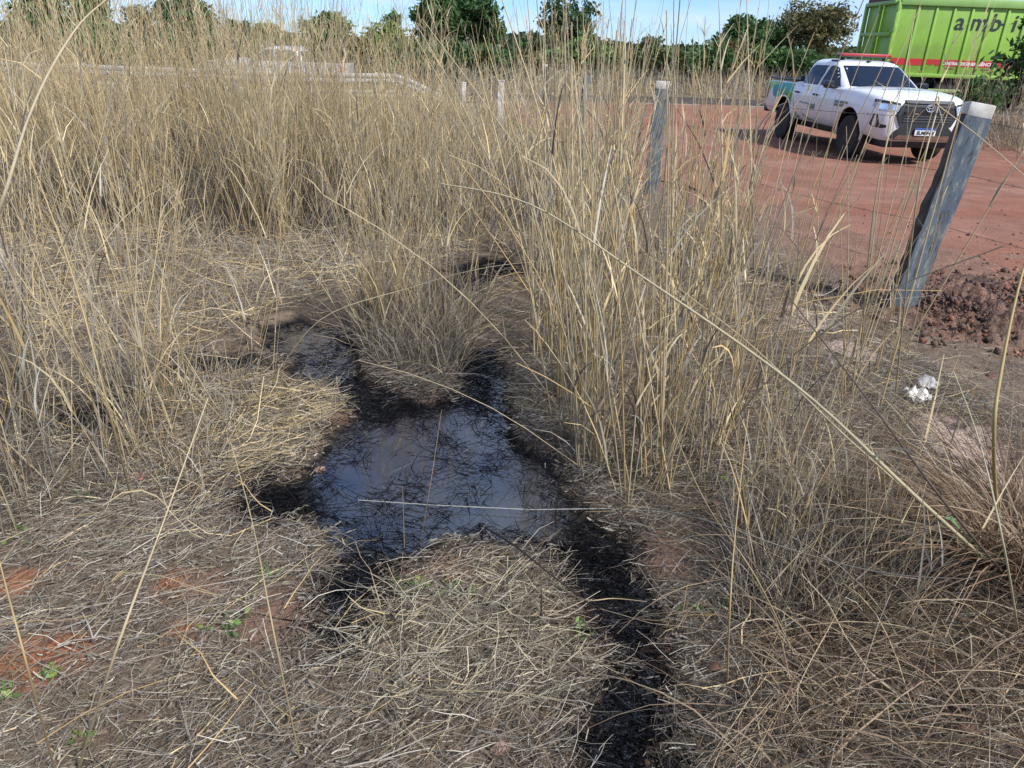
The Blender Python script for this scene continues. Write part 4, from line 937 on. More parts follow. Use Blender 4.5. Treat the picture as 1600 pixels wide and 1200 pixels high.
# ------------------------------------------------------------------ guardrail
GY = 24.55
o = empty('guardrail', (0, GY, 0)); tag(o, 'grey roadside guardrail with two rails behind the tall grass, right end sloping down', 'guardrail')
def rx(px): return at_y(px, 120, GY).x
xe = rx(618); xend = rx(688)
xsr = np.linspace(-24, xe, 25)
def wbeam(mb, pts, hh):
    prof = [(-0.0, -hh), (-0.05, -hh * .72), (-0.05, -hh * .36), (0.0, -hh * .12), (0.0, hh * .12), (-0.05, hh * .36), (-0.05, hh * .72), (0.0, hh)]
    rings = [[mb.bm.verts.new((p_[0], dy_, p_[1] + dz_)) for dy_, dz_ in prof] + [mb.bm.verts.new((p_[0], dy_ + 0.012, p_[1] + dz_)) for dy_, dz_ in prof[::-1]] for p_ in pts]
    n_ = len(rings[0])
    for A_, B_ in zip(rings, rings[1:]):
        for k in range(n_): mb.bm.faces.new((A_[k], A_[(k + 1) % n_], B_[(k + 1) % n_], B_[k]))
    mb.bm.faces.new(rings[0][::-1]); mb.bm.faces.new(rings[-1])
zr = [float(zt(x_, GY)) for x_ in xsr]
mb = MB(); wbeam(mb, [(x_, z_ + 0.68) for x_, z_ in zip(xsr, zr)], 0.14); mb.build('rail', M['galv'], o, sharp=25)
mb = MB(); wbeam(mb, [(x_, z_ + 0.24) for x_, z_ in zip(xsr, zr)], 0.10); mb.build('rail', M['galv'], o, sharp=25)
ze = float(zt(xend, GY))
mb = MB(); wbeam(mb, [(xe + 0.004, zr[-1] + 0.68), (xe + (xend - xe) * .35, zr[-1] + 0.54), (xend, ze + 0.12)], 0.14); mb.build('end_section', M['galv'], o, sharp=25)
for px in (-330, -210, -90, 20, 128, 237, 360, 478, 590):
    x_ = rx(px); z_ = float(zt(x_, GY)); MB().box((x_, 0.11, z_ + 0.36), (0.20, 0.16, 0.98), bevel=0.015).build('post', M['whitepost'], o)

# ------------------------------------------------------------------ pickup trucks
def build_pickup(name, label, loc, yaw, paint, glass, detailed):
    root = empty(name, loc, yaw); tag(root, label, 'pickup truck', 'pickup trucks')
    st = [(-2.66, .80, .52, 1.11, 0), (-2.62, .88, .48, 1.16, 0), (-2.3, .92, .46, 1.185, 0), (-1.6, .93, .44, 1.19, 0), (-1.07, .93, .42, 1.19, 0), (-1.03, .93, .42, 1.13, 0), (-.4, .93, .41, 1.13, .0),
          (.4, .93, .41, 1.14, .0), (.95, .93, .41, 1.165, .03), (1.3, .93, .41, 1.165, .06), (1.7, .93, .41, 1.145, .075), (2.0, .925, .41, 1.125, .075), (2.25, .885, .38, 1.10, .065),
          (2.40, .84, .35, 1.085, .05), (2.50, .79, .34, 1.07, .035), (2.57, .73, .34, 1.055, .025), (2.62, .64, .35, 1.03, .012), (2.65, .50, .37, 1.0, .0)]
    bm = bmesh.new(); rings = []
    for x_, w_, zb, z1, cr_ in st:
        h_ = [(0, zb), (.75 * w_, zb), (w_ - .07, zb + .015), (w_ - .02, zb + .10), (w_ - .004, .66), (w_, .76), (w_ - .004, z1 - .22), (w_ - .022, z1 - .10), (w_ - .05, z1 - .025), (w_ - .115, z1 + cr_ * .25), (.6 * w_, z1 + cr_ * .8), (.3 * w_, z1 + cr_), (0, z1 + cr_ * .95)]
        ring = [(y_, z_) for y_, z_ in h_] + [(-y_, z_) for y_, z_ in h_[-2:0:-1]]
        rings.append([bm.verts.new((x_, y_, z_)) for y_, z_ in ring])
    n_ = len(rings[0])
    for A_, B_ in zip(rings, rings[1:]):
        for k in range(n_): bm.faces.new((A_[k], A_[(k + 1) % n_], B_[(k + 1) % n_], B_[k]))
    bm.faces.new(rings[0][::-1]); bm.faces.new(rings[-1]); bmesh.ops.recalc_face_normals(bm, faces=bm.faces)
    bvh_body = BVHTree.FromBMesh(bm)
    me = bpy.data.meshes.new('body'); bm.to_mesh(me); bm.free(); me.materials.append(M[paint]); me.materials.append(M['black'])
    body = bpy.data.objects.new('body', me); COL.objects.link(body)
    # wheel wells
    cut = bmesh.new()
    for ax in (1.62, -1.465):
        for sg in (-1, 1):
            bmesh.ops.create_cone(cut, cap_ends=True, segments=32, radius1=.455, radius2=.455, depth=.56, matrix=Matrix.Translation((ax, sg * .80, .40)) @ Matrix.Rotation(math.pi / 2, 4, 'X'))
    cm_ = bpy.data.meshes.new('cut'); bmesh.ops.recalc_face_normals(cut, faces=cut.faces); cut.to_mesh(cm_); cut.free(); cm_.materials.append(M[paint]); cm_.materials.append(M['black'])
    for p_ in cm_.polygons: p_.material_index = 1
    co = bpy.data.objects.new('cut', cm_); COL.objects.link(co)
    md = body.modifiers.new('b', 'BOOLEAN'); md.operation = 'DIFFERENCE'; md.object = co; md.solver = 'EXACT'
    dg = bpy.context.evaluated_depsgraph_get(); nm = bpy.data.meshes.new_from_object(body.evaluated_get(dg))
    body.modifiers.clear(); body.data = nm; bpy.data.objects.remove(co)
    nm.polygons.foreach_set('use_smooth', np.ones(len(nm.polygons), bool)); nm.set_sharp_from_angle(angle=math.radians(38)); body.parent = root
    # cab
    def xf(z): return 1.10 - (z - 1.17) * 1.42
    lv = [(1.08, xf(1.12) + .02, -1.06, .855), (1.17, xf(1.17), -1.05, .84), (1.35, xf(1.35), -1.03, .79), (1.55, xf(1.55), -.99, .725), (1.68, xf(1.68), -.95, .675), (1.74, xf(1.72) - .07, -.92, .63), (1.785, xf(1.74) - .20, -.85, .54), (1.81, xf(1.74) - .40, -.70, .38)]
    bm = bmesh.new(); rings = []
    for z_, xa, xb, hw_ in lv:
        xm, hl = (xa + xb) / 2, (xa - xb) / 2; q_ = []
        for k in range(40):
            a_ = k / 40 * math.tau; c_, s_ = math.cos(a_), math.sin(a_); e_ = 2 / 7
            q_.append(bm.verts.new((xm + hl * math.copysign(abs(c_) ** e_, c_), hw_ * math.copysign(abs(s_) ** e_, s_), z_)))
        rings.append(q_)
    for A_, B_ in zip(rings, rings[1:]):
        for k in range(40): bm.faces.new((A_[k], A_[(k + 1) % 40], B_[(k + 1) % 40], B_[k]))
    bm.faces.new(rings[0][::-1]); bm.faces.new(rings[-1]); bmesh.ops.recalc_face_normals(bm, faces=bm.faces)
    bvh_cab = BVHTree.FromBMesh(bm); me = bpy.data.meshes.new('cab'); bm.to_mesh(me); bm.free(); me.materials.append(M[paint])
    me.polygons.foreach_set('use_smooth', np.ones(len(me.polygons), bool)); me.set_sharp_from_angle(angle=math.radians(40))
    cab = bpy.data.objects.new('cab', me); COL.objects.link(cab); cab.parent = root

    def patch(nm_, poly, view, bvh, mat, off=0.004, depth=0.012, step=0.09, parent=root, sink=0.0):
        """polygon in (y,z) seen from the front, or (x,z) seen from the sides, or (x,y) from above, laid on the body with its own thickness"""
        bm = bmesh.new(); f0 = bm.faces.new([bm.verts.new((a_, b_, 0)) for a_, b_ in poly])
        mn = [min(p_[i] for p_ in poly) for i in (0, 1)]; mx_ = [max(p_[i] for p_ in poly) for i in (0, 1)]
        for i in (0, 1):
            v_ = mn[i] + step
            while v_ < mx_[i]:
                no = [0, 0, 0]; no[i] = 1; pc = [0, 0, 0]; pc[i] = v_
                bmesh.ops.bisect_plane(bm, geom=bm.verts[:] + bm.edges[:] + bm.faces[:], plane_co=pc, plane_no=no); v_ += step
        bmesh.ops.triangulate(bm, faces=bm.faces)
        D = {'front': Vector((-1, 0, 0)), 'back': Vector((1, 0, 0)), 'right': Vector((0, 1, 0)), 'left': Vector((0, -1, 0)), 'top': Vector((0, 0, -1))}[view]
        def O(a_, b_): return {'front': Vector((4, a_, b_)), 'back': Vector((-4, a_, b_)), 'right': Vector((a_, -3, b_)), 'left': Vector((a_, 3, b_)), 'top': Vector((a_, b_, 4))}[view]
        last = None; old = bm.verts[:]; 
        for v in old:
            h_ = bvh.ray_cast(O(v.co.x, v.co.y), D)[0]
            if h_ is None: h_ = last if last is not None else O(v.co.x, v.co.y) + D * 1.4
            last = h_; v.co = h_ - D * (off - sink)
        r_ = bmesh.ops.extrude_face_region(bm, geom=bm.faces[:])
        for v in [g2 for g2 in r_['geom'] if isinstance(g2, bmesh.types.BMVert)]: v.co += D * depth
        bmesh.ops.recalc_face_normals(bm, faces=bm.faces)
        me = bpy.data.meshes.new(nm_); bm.to_mesh(me); bm.free(); me.materials.append(M[mat])
        me.polygons.foreach_set('use_smooth', np.ones(len(me.polygons), bool)); me.set_sharp_from_angle(angle=math.radians(40))
        o_ = bpy.data.objects.new(nm_, me); COL.objects.link(o_); o_.parent = parent
        return o_
    patch('windshield', [(-.70, 1.205), (.70, 1.205), (.60, 1.665), (.3, 1.675), (-.3, 1.675), (-.60, 1.665)], 'front', bvh_cab, glass, 0.006)
    patch('rear_window', [(-.62, 1.22), (.62, 1.22), (.56, 1.60), (-.56, 1.60)], 'back', bvh_cab, glass, 0.006)
    for sd in ('right', 'left'):
        patch('window', [(.84, 1.185), (-.02, 1.17), (.05, 1.645), (.22, 1.655), (.38, 1.60), (.60, 1.42)], sd, bvh_cab, glass, 0.006)
        patch('window', [(-.11, 1.17), (-.84, 1.175), (-.86, 1.30), (-.76, 1.58), (-.66, 1.64), (-.04, 1.65)], sd, bvh_cab, glass, 0.006)
        for dx0, dx1, hx in ((-.06, .93, .02), (-1.00, -.08, -.86)):
            dpoly = [(dx0, 1.125), (dx0, .50), (dx0 + .06, .455), (dx1 - .08, .455), (dx1, .55), (dx1, 1.125)] if dx0 > -.5 else [(dx0, 1.12), (dx0 + .02, .86), (dx0 + .12, .62), (dx0 + .2, .455), (dx1 - .04, .455), (dx1, .50), (dx1, 1.12)]
            dr = patch('door', dpoly, sd, bvh_body, paint, 0.007, 0.02)
            sy = -1 if sd == 'right' else 1
            MB().box((hx + .06, sy * .955, .985), (.20, .035, .035), bevel=.012).build('handle', M['black'], dr)
        patch('side_step_trim', [(-.95, .452), (1.10, .452), (1.10, .405), (-.95, .405)], sd, bvh_body, 'black', 0.012, 0.03)
        sy = -1 if sd == 'right' else 1
        MB().box((.70, sy * 1.00, 1.215), (.14, .20, .15), bevel=.04).box((.72, sy * .88, 1.16), (.06, .12, .05), bevel=.01).build('side_mirror', M['gloss_black'], root)
        # arch lips
        for ax in (1.62, -1.465):
            pts = []
            for k in range(15):
                a_ = math.radians(-12 + 204 * k / 14); x_, z_ = ax + .47 * math.cos(a_), .40 + .47 * math.sin(a_)
                h_ = bvh_body.ray_cast(Vector((x_, sy * 3, max(z_, .46))), Vector((0, -sy, 0)))[0]; pts.append((x_, (h_.y if h_ else sy * .92) + sy * .0, z_))
            MB().tube(pts, .020, 6).build('arch_lip', M[paint], root)
    for ax in (1.62, -1.465):
        for sg in (-1, 1):
            wr = empty('wheel', (ax, sg * .79, .402)); wr.parent = root; wr.scale = (1.05, 1, 1.05)
            s_ = sg
            MB().lathe([(.25, -.11), (.33, -.125), (.365, -.11), (.385, -.07), (.385, .07), (.365, .11), (.33, .125), (.25, .11)], (0, 0, 0), 32).build('tyre', M['tyre'], wr)
            MB().lathe([(.02, s_ * .05), (.20, s_ * .04), (.235, s_ * .10), (.255, s_ * .112), (.255, -s_ * .10), (.02, -s_ * .10)], (0, 0, 0), 28).build('rim', M['darkgrey'], wr)
            sp_ = MB()
            for k in range(6):
                a_ = k * math.tau / 6; sp_.box((.13 * math.cos(a_), s_ * .075, .13 * math.sin(a_)), (.20, .04, .055), Matrix.Rotation(-a_, 3, 'Y'), .012)
            sp_.cyl((0, s_ * .05, 0), (0, s_ * .105, 0), .055, n=12); sp_.build('spokes', M['rim'], wr)
    # underbody and bed
    MB().box((0, 0, .36), (4.6, 1.2, .20), bevel=.03).build('chassis', M['black'], root)
    MB().box((2.22, 0, .30), (.55, 1.30, .16), bevel=.04).build('nose_shadow_panel', M['black'], root)  # added black panel standing in for the shadow below the front bumper
    MB().box((-1.83, 0, 1.20), (1.46, 1.60, .03), bevel=.008).build('bed_cover', M['black'], root)
    mb = MB()
    for sg in (-1, 1): mb.box((-1.83, sg * .835, 1.215), (1.50, .05, .045), bevel=.012)
    mb.box((-2.56, 0, 1.215), (.05, 1.6, .045), bevel=.012); mb.build('bed_rail', M['gloss_black'], root)
    # rear lights
    for sd in ('right', 'left'):
        patch('tail_light', [(-2.655, 1.10), (-2.44, 1.12), (-2.47, .88), (-2.56, .74), (-2.655, .74)], sd, bvh_body, 'red', 0.012, 0.05)
    MB().box((-2.70, 0, .52), (.12, 1.7, .16), bevel=.04).build('rear_bumper', M['darkgrey'], root)
    # face
    for sg in (-1, 1):
        hl_ = patch('headlight', [(sg * .54, .985), (sg * .70, 1.01), (sg * .845, 1.03), (sg * .868, .93), (sg * .82, .855), (sg * .54, .86)], 'front', bvh_body, 'lamp', 0.010, 0.05, 0.06)
        patch('trim', [(sg * .54, 1.0), (sg * .70, 1.028), (sg * .838, 1.047), (sg * .855, 1.0), (sg * .70, .992), (sg * .54, .972)], 'front', bvh_body, 'black', 0.016, 0.03, 0.06, hl_)
        patch('reflector', [(sg * .58, .95), (sg * .67, .96), (sg * .67, .88), (sg * .58, .88)], 'front', bvh_body, 'chrome', 0.014, 0.02, 0.06, hl_)
        patch('reflector', [(sg * .73, .975), (sg * .82, .985), (sg * .82, .89), (sg * .73, .88)], 'front', bvh_body, 'chrome', 0.014, 0.02, 0.06, hl_)
        patch('fog_recess', [(sg * .855, .80), (sg * .825, .80), (sg * .79, .63), (sg * .70, .62), (sg * .695, .575), (sg * .76, .56), (sg * .845, .57), (sg * .868, .62)], 'front', bvh_body, 'black', 0.010, 0.03, 0.06)
    gr_ = patch('grille', [(-.44, 1.045), (.44, 1.045), (.51, .97), (.585, .80), (.49, .615), (-.49, .615), (-.585, .80), (-.51, .97)], 'front', bvh_body, 'black', 0.030, 0.06)
    patch('surround', [(-.45, 1.06), (.45, 1.06), (.47, 1.025), (.40, 1.01), (-.40, 1.01), (-.47, 1.025)], 'front', bvh_body, 'darkgrey', 0.050, 0.05, 0.09, gr_)
    for zc, zh in ((.955, .012), (.835, .028), (.79, .010), (.745, .008), (.70, .008)):
        patch('bar', [(-.46, zc + zh), (.46, zc + zh), (.46, zc - zh), (-.46, zc - zh)], 'front', bvh_body, 'darkgrey' if zh < .02 else 'gloss_black', 0.044, 0.03, 0.1, gr_)
    for sg in (-1, 1):
        patch('bar', [(sg * .47, .985), (sg * .495, .98), (sg * .575, .80), (sg * .545, .80)], 'front', bvh_body, 'darkgrey', 0.046, 0.03, 0.1, gr_)
        patch('lamp', [(sg * .20, .842), (sg * .27, .842), (sg * .27, .826), (sg * .20, .826)], 'front', bvh_body, 'chrome', 0.050, 0.02, 0.1, gr_)
    patch('lower_bumper', [(-.45, .605), (.45, .605), (.55, .53), (.61, .41), (.55, .375), (-.55, .375), (-.61, .41), (-.55, .53)], 'front', bvh_body, 'black', 0.035, 0.06)
    patch('skid_plate', [(-.50, .46), (.50, .46), (.56, .385), (-.56, .385)], 'front', bvh_body, 'brown', 0.050, 0.04)
    # badge of three ellipses
    bm_ = MB()
    def ring(cy, cz, ry, rz_, th):
        pts = [(2.712, cy + ry * math.cos(k * math.tau / 20), cz + rz_ * math.sin(k * math.tau / 20)) for k in range(20)]
        pts.append(pts[0]); bm_.tube(pts, th, 5)
    ring(0, .935, .085, .062, .0085); ring(0, .935, .030, .058, .007); ring(0, .955, .060, .026, .007)
    bm_.build('badge', M['chrome'], root)
    pl_ = MB().box((2.715, 0, .525), (.012, .40, .13), bevel=.004).build('number_plate', M['platewhite'], root)
    MB().box((2.7225, 0, .575), (.006, .396, .030)).build('plate_band', M['blue'], pl_)
    text_part('characters', 'SLM0F63', M['ink'], pl_, Matrix.Translation((2.7225, 0, .482)) @ Matrix(((0, 0, 1, 0), (1, 0, 0, 0), (0, 1, 0, 0), (0, 0, 0, 1))), 0.088, 0.003, offset=.003)
    # wipers, antenna
    MB().tube([(1.13, -.45, 1.20), (1.02, -.05, 1.262)], .009, 5).build('wiper', M['black'], root)
    MB().tube([(1.13, .15, 1.20), (1.02, .5, 1.255)], .009, 5).build('wiper', M['black'], root)
    if detailed:
        lb_ = empty('light_bar', (-.02, 0, 1.90)); lb_.parent = root
        MB().box((0, 0, 0.018), (.26, 1.10, .055), bevel=.024).build('lens', M['red'], lb_)
        MB().box((0, 0, -.022), (.24, 1.10, .028), bevel=.01).build('base', M['black'], lb_)
        for sg in (-1, 1):
            MB().box((0, sg * .46, -.075), (.10, .05, .09), bevel=.01).build('bracket', M['black'], lb_)
            MB().box((0.0, sg * .60, -.10), (.32, .03, .03), bevel=.008).build('roof_bar', M['black'], lb_)
            MB().box((-1.14, sg * .72, 1.26), (.08, .08, .10), bevel=.02).build('bed_bracket', M['black'], root)
        MB().box((.22, 0, 1.80), (.12, .05, .03), bevel=.012).build('antenna', M['black'], root)
        bed = [('lime', [(-2.58, 1.14), (-1.90, 1.155), (-2.30, 1.02), (-2.58, .80)]),
               ('teal', [(-2.22, 1.03), (-1.86, 1.15), (-1.60, 1.13), (-1.64, .89), (-1.92, .80), (-2.12, .84)]),
               ('turq', [(-1.59, 1.145), (-1.08, 1.145), (-1.08, .97), (-1.625, .93)]),
               ('dgreen', [(-1.625, .922), (-1.08, .962), (-1.08, .62), (-1.10, .66), (-1.16, .78), (-1.28, .86), (-1.47, .885), (-1.62, .87)])]
        for mname, poly in bed: patch('decal', poly, 'right', bvh_body, mname, 0.008, 0.010, 0.07)
        patch('decal', [(-.985, .86), (-.94, .78), (-.80, .60), (-.55, .47), (-.76, .46), (-.87, .62)], 'right', bvh_body, 'olive', 0.013, 0.008, 0.07)
        patch('decal', [(-.50, .60), (-.20, .47), (.35, .47), (-.10, .50)], 'right', bvh_body, 'olive', 0.013, 0.008, 0.07)
        # lettering on the side, seen from the truck's right
        def side_m(x_, z_): return Matrix.Translation((x_, -.948, z_)) @ Matrix(((1, 0, 0, 0), (0, 0, -1, 0), (0, 1, 0, 0), (0, 0, 0, 1)))
        text_part('lettering', 'PIAUÍ', M['greyink'], root, side_m(-.02, .70), 0.12, 0.004, offset=.004)
        mb = MB()
        for k in range(9): mb.box((-.62 + .075 * k, -.944, .80 - .002 * k), (.05 + .01 * (k % 3), .010, .022), bevel=.002)
        mb.build('lettering', M['greyink'], root)
        mb = MB()
        for k in range(8): mb.box((.98 + .065 * k, -.937, .915), (.052, .012, .045), bevel=.003)
        for k in range(6): mb.box((.98 + .065 * k, -.937, .855), (.052, .012, .045), bevel=.003)
        mb.build('lettering', M['greyink'], root)
        # worn lettering on the bonnet
        rs = random.Random(4)
        for cy in np.arange(-.50, .56, .105):
            s_ = .05 if abs(cy) > .2 else .085
            patch('bonnet_mark', [(1.93 - s_, cy - .04), (1.93 - s_ * .4, cy + .045), (1.93 + s_ * .3, cy + .02), (1.93 + s_, cy + .045), (1.93 + s_ * .5, cy - .02)], 'top', bvh_body, 'greyink', 0.004, 0.006, 0.2)
    for ch in root.children:                                          # the body rides above the wheels
        if ch.name.startswith('wheel'): continue
        ch.location.z += 0.09
        nm_ = ch.name.split('.')[0]
        if nm_ in ('cab', 'windshield', 'rear_window', 'window'): ch.scale.z = 0.80; ch.location.z += 1.17 * 0.20
        elif nm_ in ('light_bar', 'antenna'): ch.location.z -= 0.145
    return root

def text_part(name, s, mat, parent, M4, size, depth, offset=0.0, shear=0.0, align='CENTER'):
    cu = bpy.data.curves.new('t', 'FONT'); cu.body = s; cu.size = size; cu.extrude = depth; cu.align_x = align; cu.offset = offset; cu.shear = shear; cu.resolution_u = 3
    ob = bpy.data.objects.new('t', cu); COL.objects.link(ob); dg = bpy.context.evaluated_depsgraph_get()
    me = bpy.data.meshes.new_from_object(ob.evaluated_get(dg)); bpy.data.objects.remove(ob); me.transform(M4); me.name = name
    me.materials.clear(); me.materials.append(mat)
    o = bpy.data.objects.new(name, me); COL.objects.link(o); o.parent = parent
    return o

build_pickup('white_pickup', 'white pickup with green decals and a red light bar on the red dirt road', (7.10, 17.073, -0.165), -1.472, 'white', 'glass', True)
lp = at_y(440, 120, 30.8)
build_pickup('silver_pickup', 'silver pickup seen side on beyond the guardrail, mostly hidden by tall grass', (lp.x, 30.8, float(zt(lp.x, 30.8)) + 0.034), math.pi, 'silver', 'glass_pale', False)

# ------------------------------------------------------------------ green container on its trailer
CY = 27.0
a0 = at_y(1396, 60, CY); zg = float(zt(a0.x, CY)) + 0.034
zb_ = at_y(1450, 121, CY).z; ztp = at_y(1405, -6, CY).z
HH = ztp - zb_; LEN, WID = 7.6, 2.5
tr = empty('container_truck', (a0.x, CY, zg), math.radians(-1.0)); tag(tr, 'lime green open container on a dark trailer behind the white pickup', 'container truck')
b0 = zb_ - zg; t0 = ztp - zg
def gbox(nm, c, d, mat, parent=tr, bevel=0.01): return MB().box(c, d, bevel=bevel).build(nm, M[mat], parent)
cont = empty('container'); cont.parent = tr
gbox('side_wall', (LEN / 2, 0.06, (b0 + t0) / 2), (LEN, 0.05, HH - .1), 'cgreen', cont)
gbox('side_wall', (LEN / 2, WID - 0.06, (b0 + t0) / 2), (LEN, 0.05, HH - .1), 'cgreen', cont)
gbox('floor', (LEN / 2, WID / 2, b0 + .06), (LEN - .04, WID - .2, .08), 'cgreen', cont)
gbox('top_rail', (LEN / 2, 0.02, t0 - .12), (LEN + .02, .16, .24), 'cgreen2', cont, .02)
gbox('top_rail', (LEN / 2, WID - .02, t0 - .12), (LEN + .02, .16, .24), 'cgreen2', cont, .02)
gbox('bottom_rail', (LEN / 2, 0.045, b0 + .06), (LEN, .12, .12), 'cgreen', cont, .02)
for k in range(13):
    x_ = 0.62 + (k - 1) * 0.575
    if k == 0: continue
    gbox('stake', (x_, 0.018, (b0 + t0) / 2 - .09), (.080, .050, HH - .30), 'cgreen', cont, .015)
# end frame with its four panels, set a little lower than the side
et = t0 - .16; eb = b0 + .02; em = (et + eb) / 2 + .15
gbox('corner_post', (-0.03, 0.05, (b0 + t0) / 2 - .05), (.14, .16, HH - .12), 'cgreen', cont, .02)
gbox('corner_post', (-0.10, WID - .05, (eb + et) / 2), (.12, .14, et - eb), 'cgreen', cont, .02)
gbox('centre_post', (-0.11, WID * .50, (eb + et) / 2), (.12, .14, et - eb), 'cgreen', cont, .02)
for y0_, y1_ in ((.12, WID * .5 - .08), (WID * .5 + .08, WID - .13)):
    for z0_, z1_ in ((eb + .05, em - .06), (em + .06, et - .05)):
        gbox('end_panel', (-.02, (y0_ + y1_) / 2, (z0_ + z1_) / 2), (.03, y1_ - y0_, z1_ - z0_), 'cgreen', cont, .004)
gbox('cross_rail', (-.10, WID / 2, em), (.13, WID - .14, .12), 'cgreen', cont, .02)
gbox('cross_rail', (-.10, WID / 2, et), (.16, WID - .10, .12), 'cgreen2', cont, .02)
gbox('cross_rail', (-.10, WID / 2, eb + .0), (.13, WID - .14, .12), 'cgreen', cont, .02)
gbox('rim', (-.04, WID / 2 + .1, t0 - .06), (.12, WID - .3, .16), 'rust', cont, .015)
for z_ in (b0 + HH * .30, b0 + HH * .62, b0 + HH * .88):
    MB().box((-.07, -.06, z_), (.10, .08, .20), bevel=.02).cyl((-.10, -.09, z_ - .12), (-.10, -.09, z_ + .12), .025, n=8).build('hinge', M['cgreen'], cont)
# red band, one strip per bay, with its lettering
zbnd = b0 + HH * .195
for k in range(0, 12):
    x0_, x1_ = (0.62 + (k - 1) * .575 if k else 0.02) + .055, 0.62 + k * .575 - .055
    bh = .20
    if k in (2,):
        poly = [(x0_, zbnd + .10), (x1_, zbnd + .10), (x1_ - .02, zbnd - .08), (x0_ + .36, zbnd - .11), (x0_ + .27, zbnd - .04), (x0_ + .2, zbnd - .075), (x0_, zbnd - .05)]
    else: poly = [(x0_, zbnd + .10), (x1_, zbnd + .10), (x1_, zbnd - .10), (x0_, zbnd - .10)]
    band = MB().prism(poly, 'y', 0.024, 0.036).build('red_band', M['cred'], cont)
    tx = {3: 'CENTRAL', 4: 'DE EMER', 5: 'GÊNCIA'}.get(k)
    SM = Matrix(((1, 0, 0, 0), (0, 0, 1, 0), (0, 1, 0, 0), (0, 0, 0, 1)))
    def front_m(x_, z_, y_=0.022): return Matrix.Translation((x_, y_, z_)) @ Matrix(((1, 0, 0, 0), (0, 0, -1, 0), (0, 1, 0, 0), (0, 0, 0, 1)))
    if tx: text_part('lettering', tx, M['bandwhite'], band, front_m((x0_ + x1_) / 2, zbnd - .055, .0225), .145 if len(tx) < 7 else .128, .003, offset=.004)
for k in (0, 3, 5): gbox('placard', ((0.62 + (k - 1) * .575 if k else 0.02) + .30, .030, zbnd - .165), (.26, .012, .04), 'rust', cont, .003)
for ch, k, dx_ in (('a', 4, -.20), ('m', 5, -.12), ('b', 6, -.12), ('i', 7, -.06)):
    pass
zl = b0 + HH * .62
for ch, px in (('a', 1497), ('m', 1527), ('b', 1553), ('i', 1582)):
    xx = at_y(px, 45, CY).x - a0.x
    text_part('letter', ch, M['ink'], cont, front_m(xx, zl, .022), .72, .005, offset=.006, shear=.10)
for px in (1516, 1565):
    xx = at_y(px, 42, CY).x - a0.x; gbox('letter', (xx, .022, zl + .20), (.07, .010, .05), 'ink', cont, .003)
# trailer underneath
gbox('chassis', (LEN / 2, WID / 2, b0 - .14), (LEN + .1, WID - .9, .22), 'black')
gbox('chassis', (LEN / 2, WID / 2, b0 - .42), (LEN - .6, .9, .26), 'black')
gbox('side_guard', (2.4, .10, b0 - .40), (2.3, .05, .11), 'beam')
for x_ in (1.4, 3.4): gbox('guard_bracket', (x_, .16, b0 - .24), (.06, .06, .36), 'black')
for ax in (0.95, 2.25, 3.55, 5.6, 6.9):
    for sy_ in (.28, WID - .28):
        wr = empty('wheel', (ax, sy_, .52)); wr.parent = tr
        MB().lathe([(.30, -.13), (.46, -.15), (.50, -.12), (.52, -.08), (.52, .08), (.50, .12), (.46, .15), (.30, .13)], (0, 0, 0), 28).build('tyre', M['tyre'], wr)
        MB().lathe([(.05, -.10), (.13, -.14), (.16, -.06), (.27, -.05), (.31, -.12), (.31, .12), (.05, .10)], (0, 0, 0), 20).build('rim', M['rim'], wr)
gbox('mudguard', (2.25, .30, 1.10), (3.9, .46, .04), 'black')

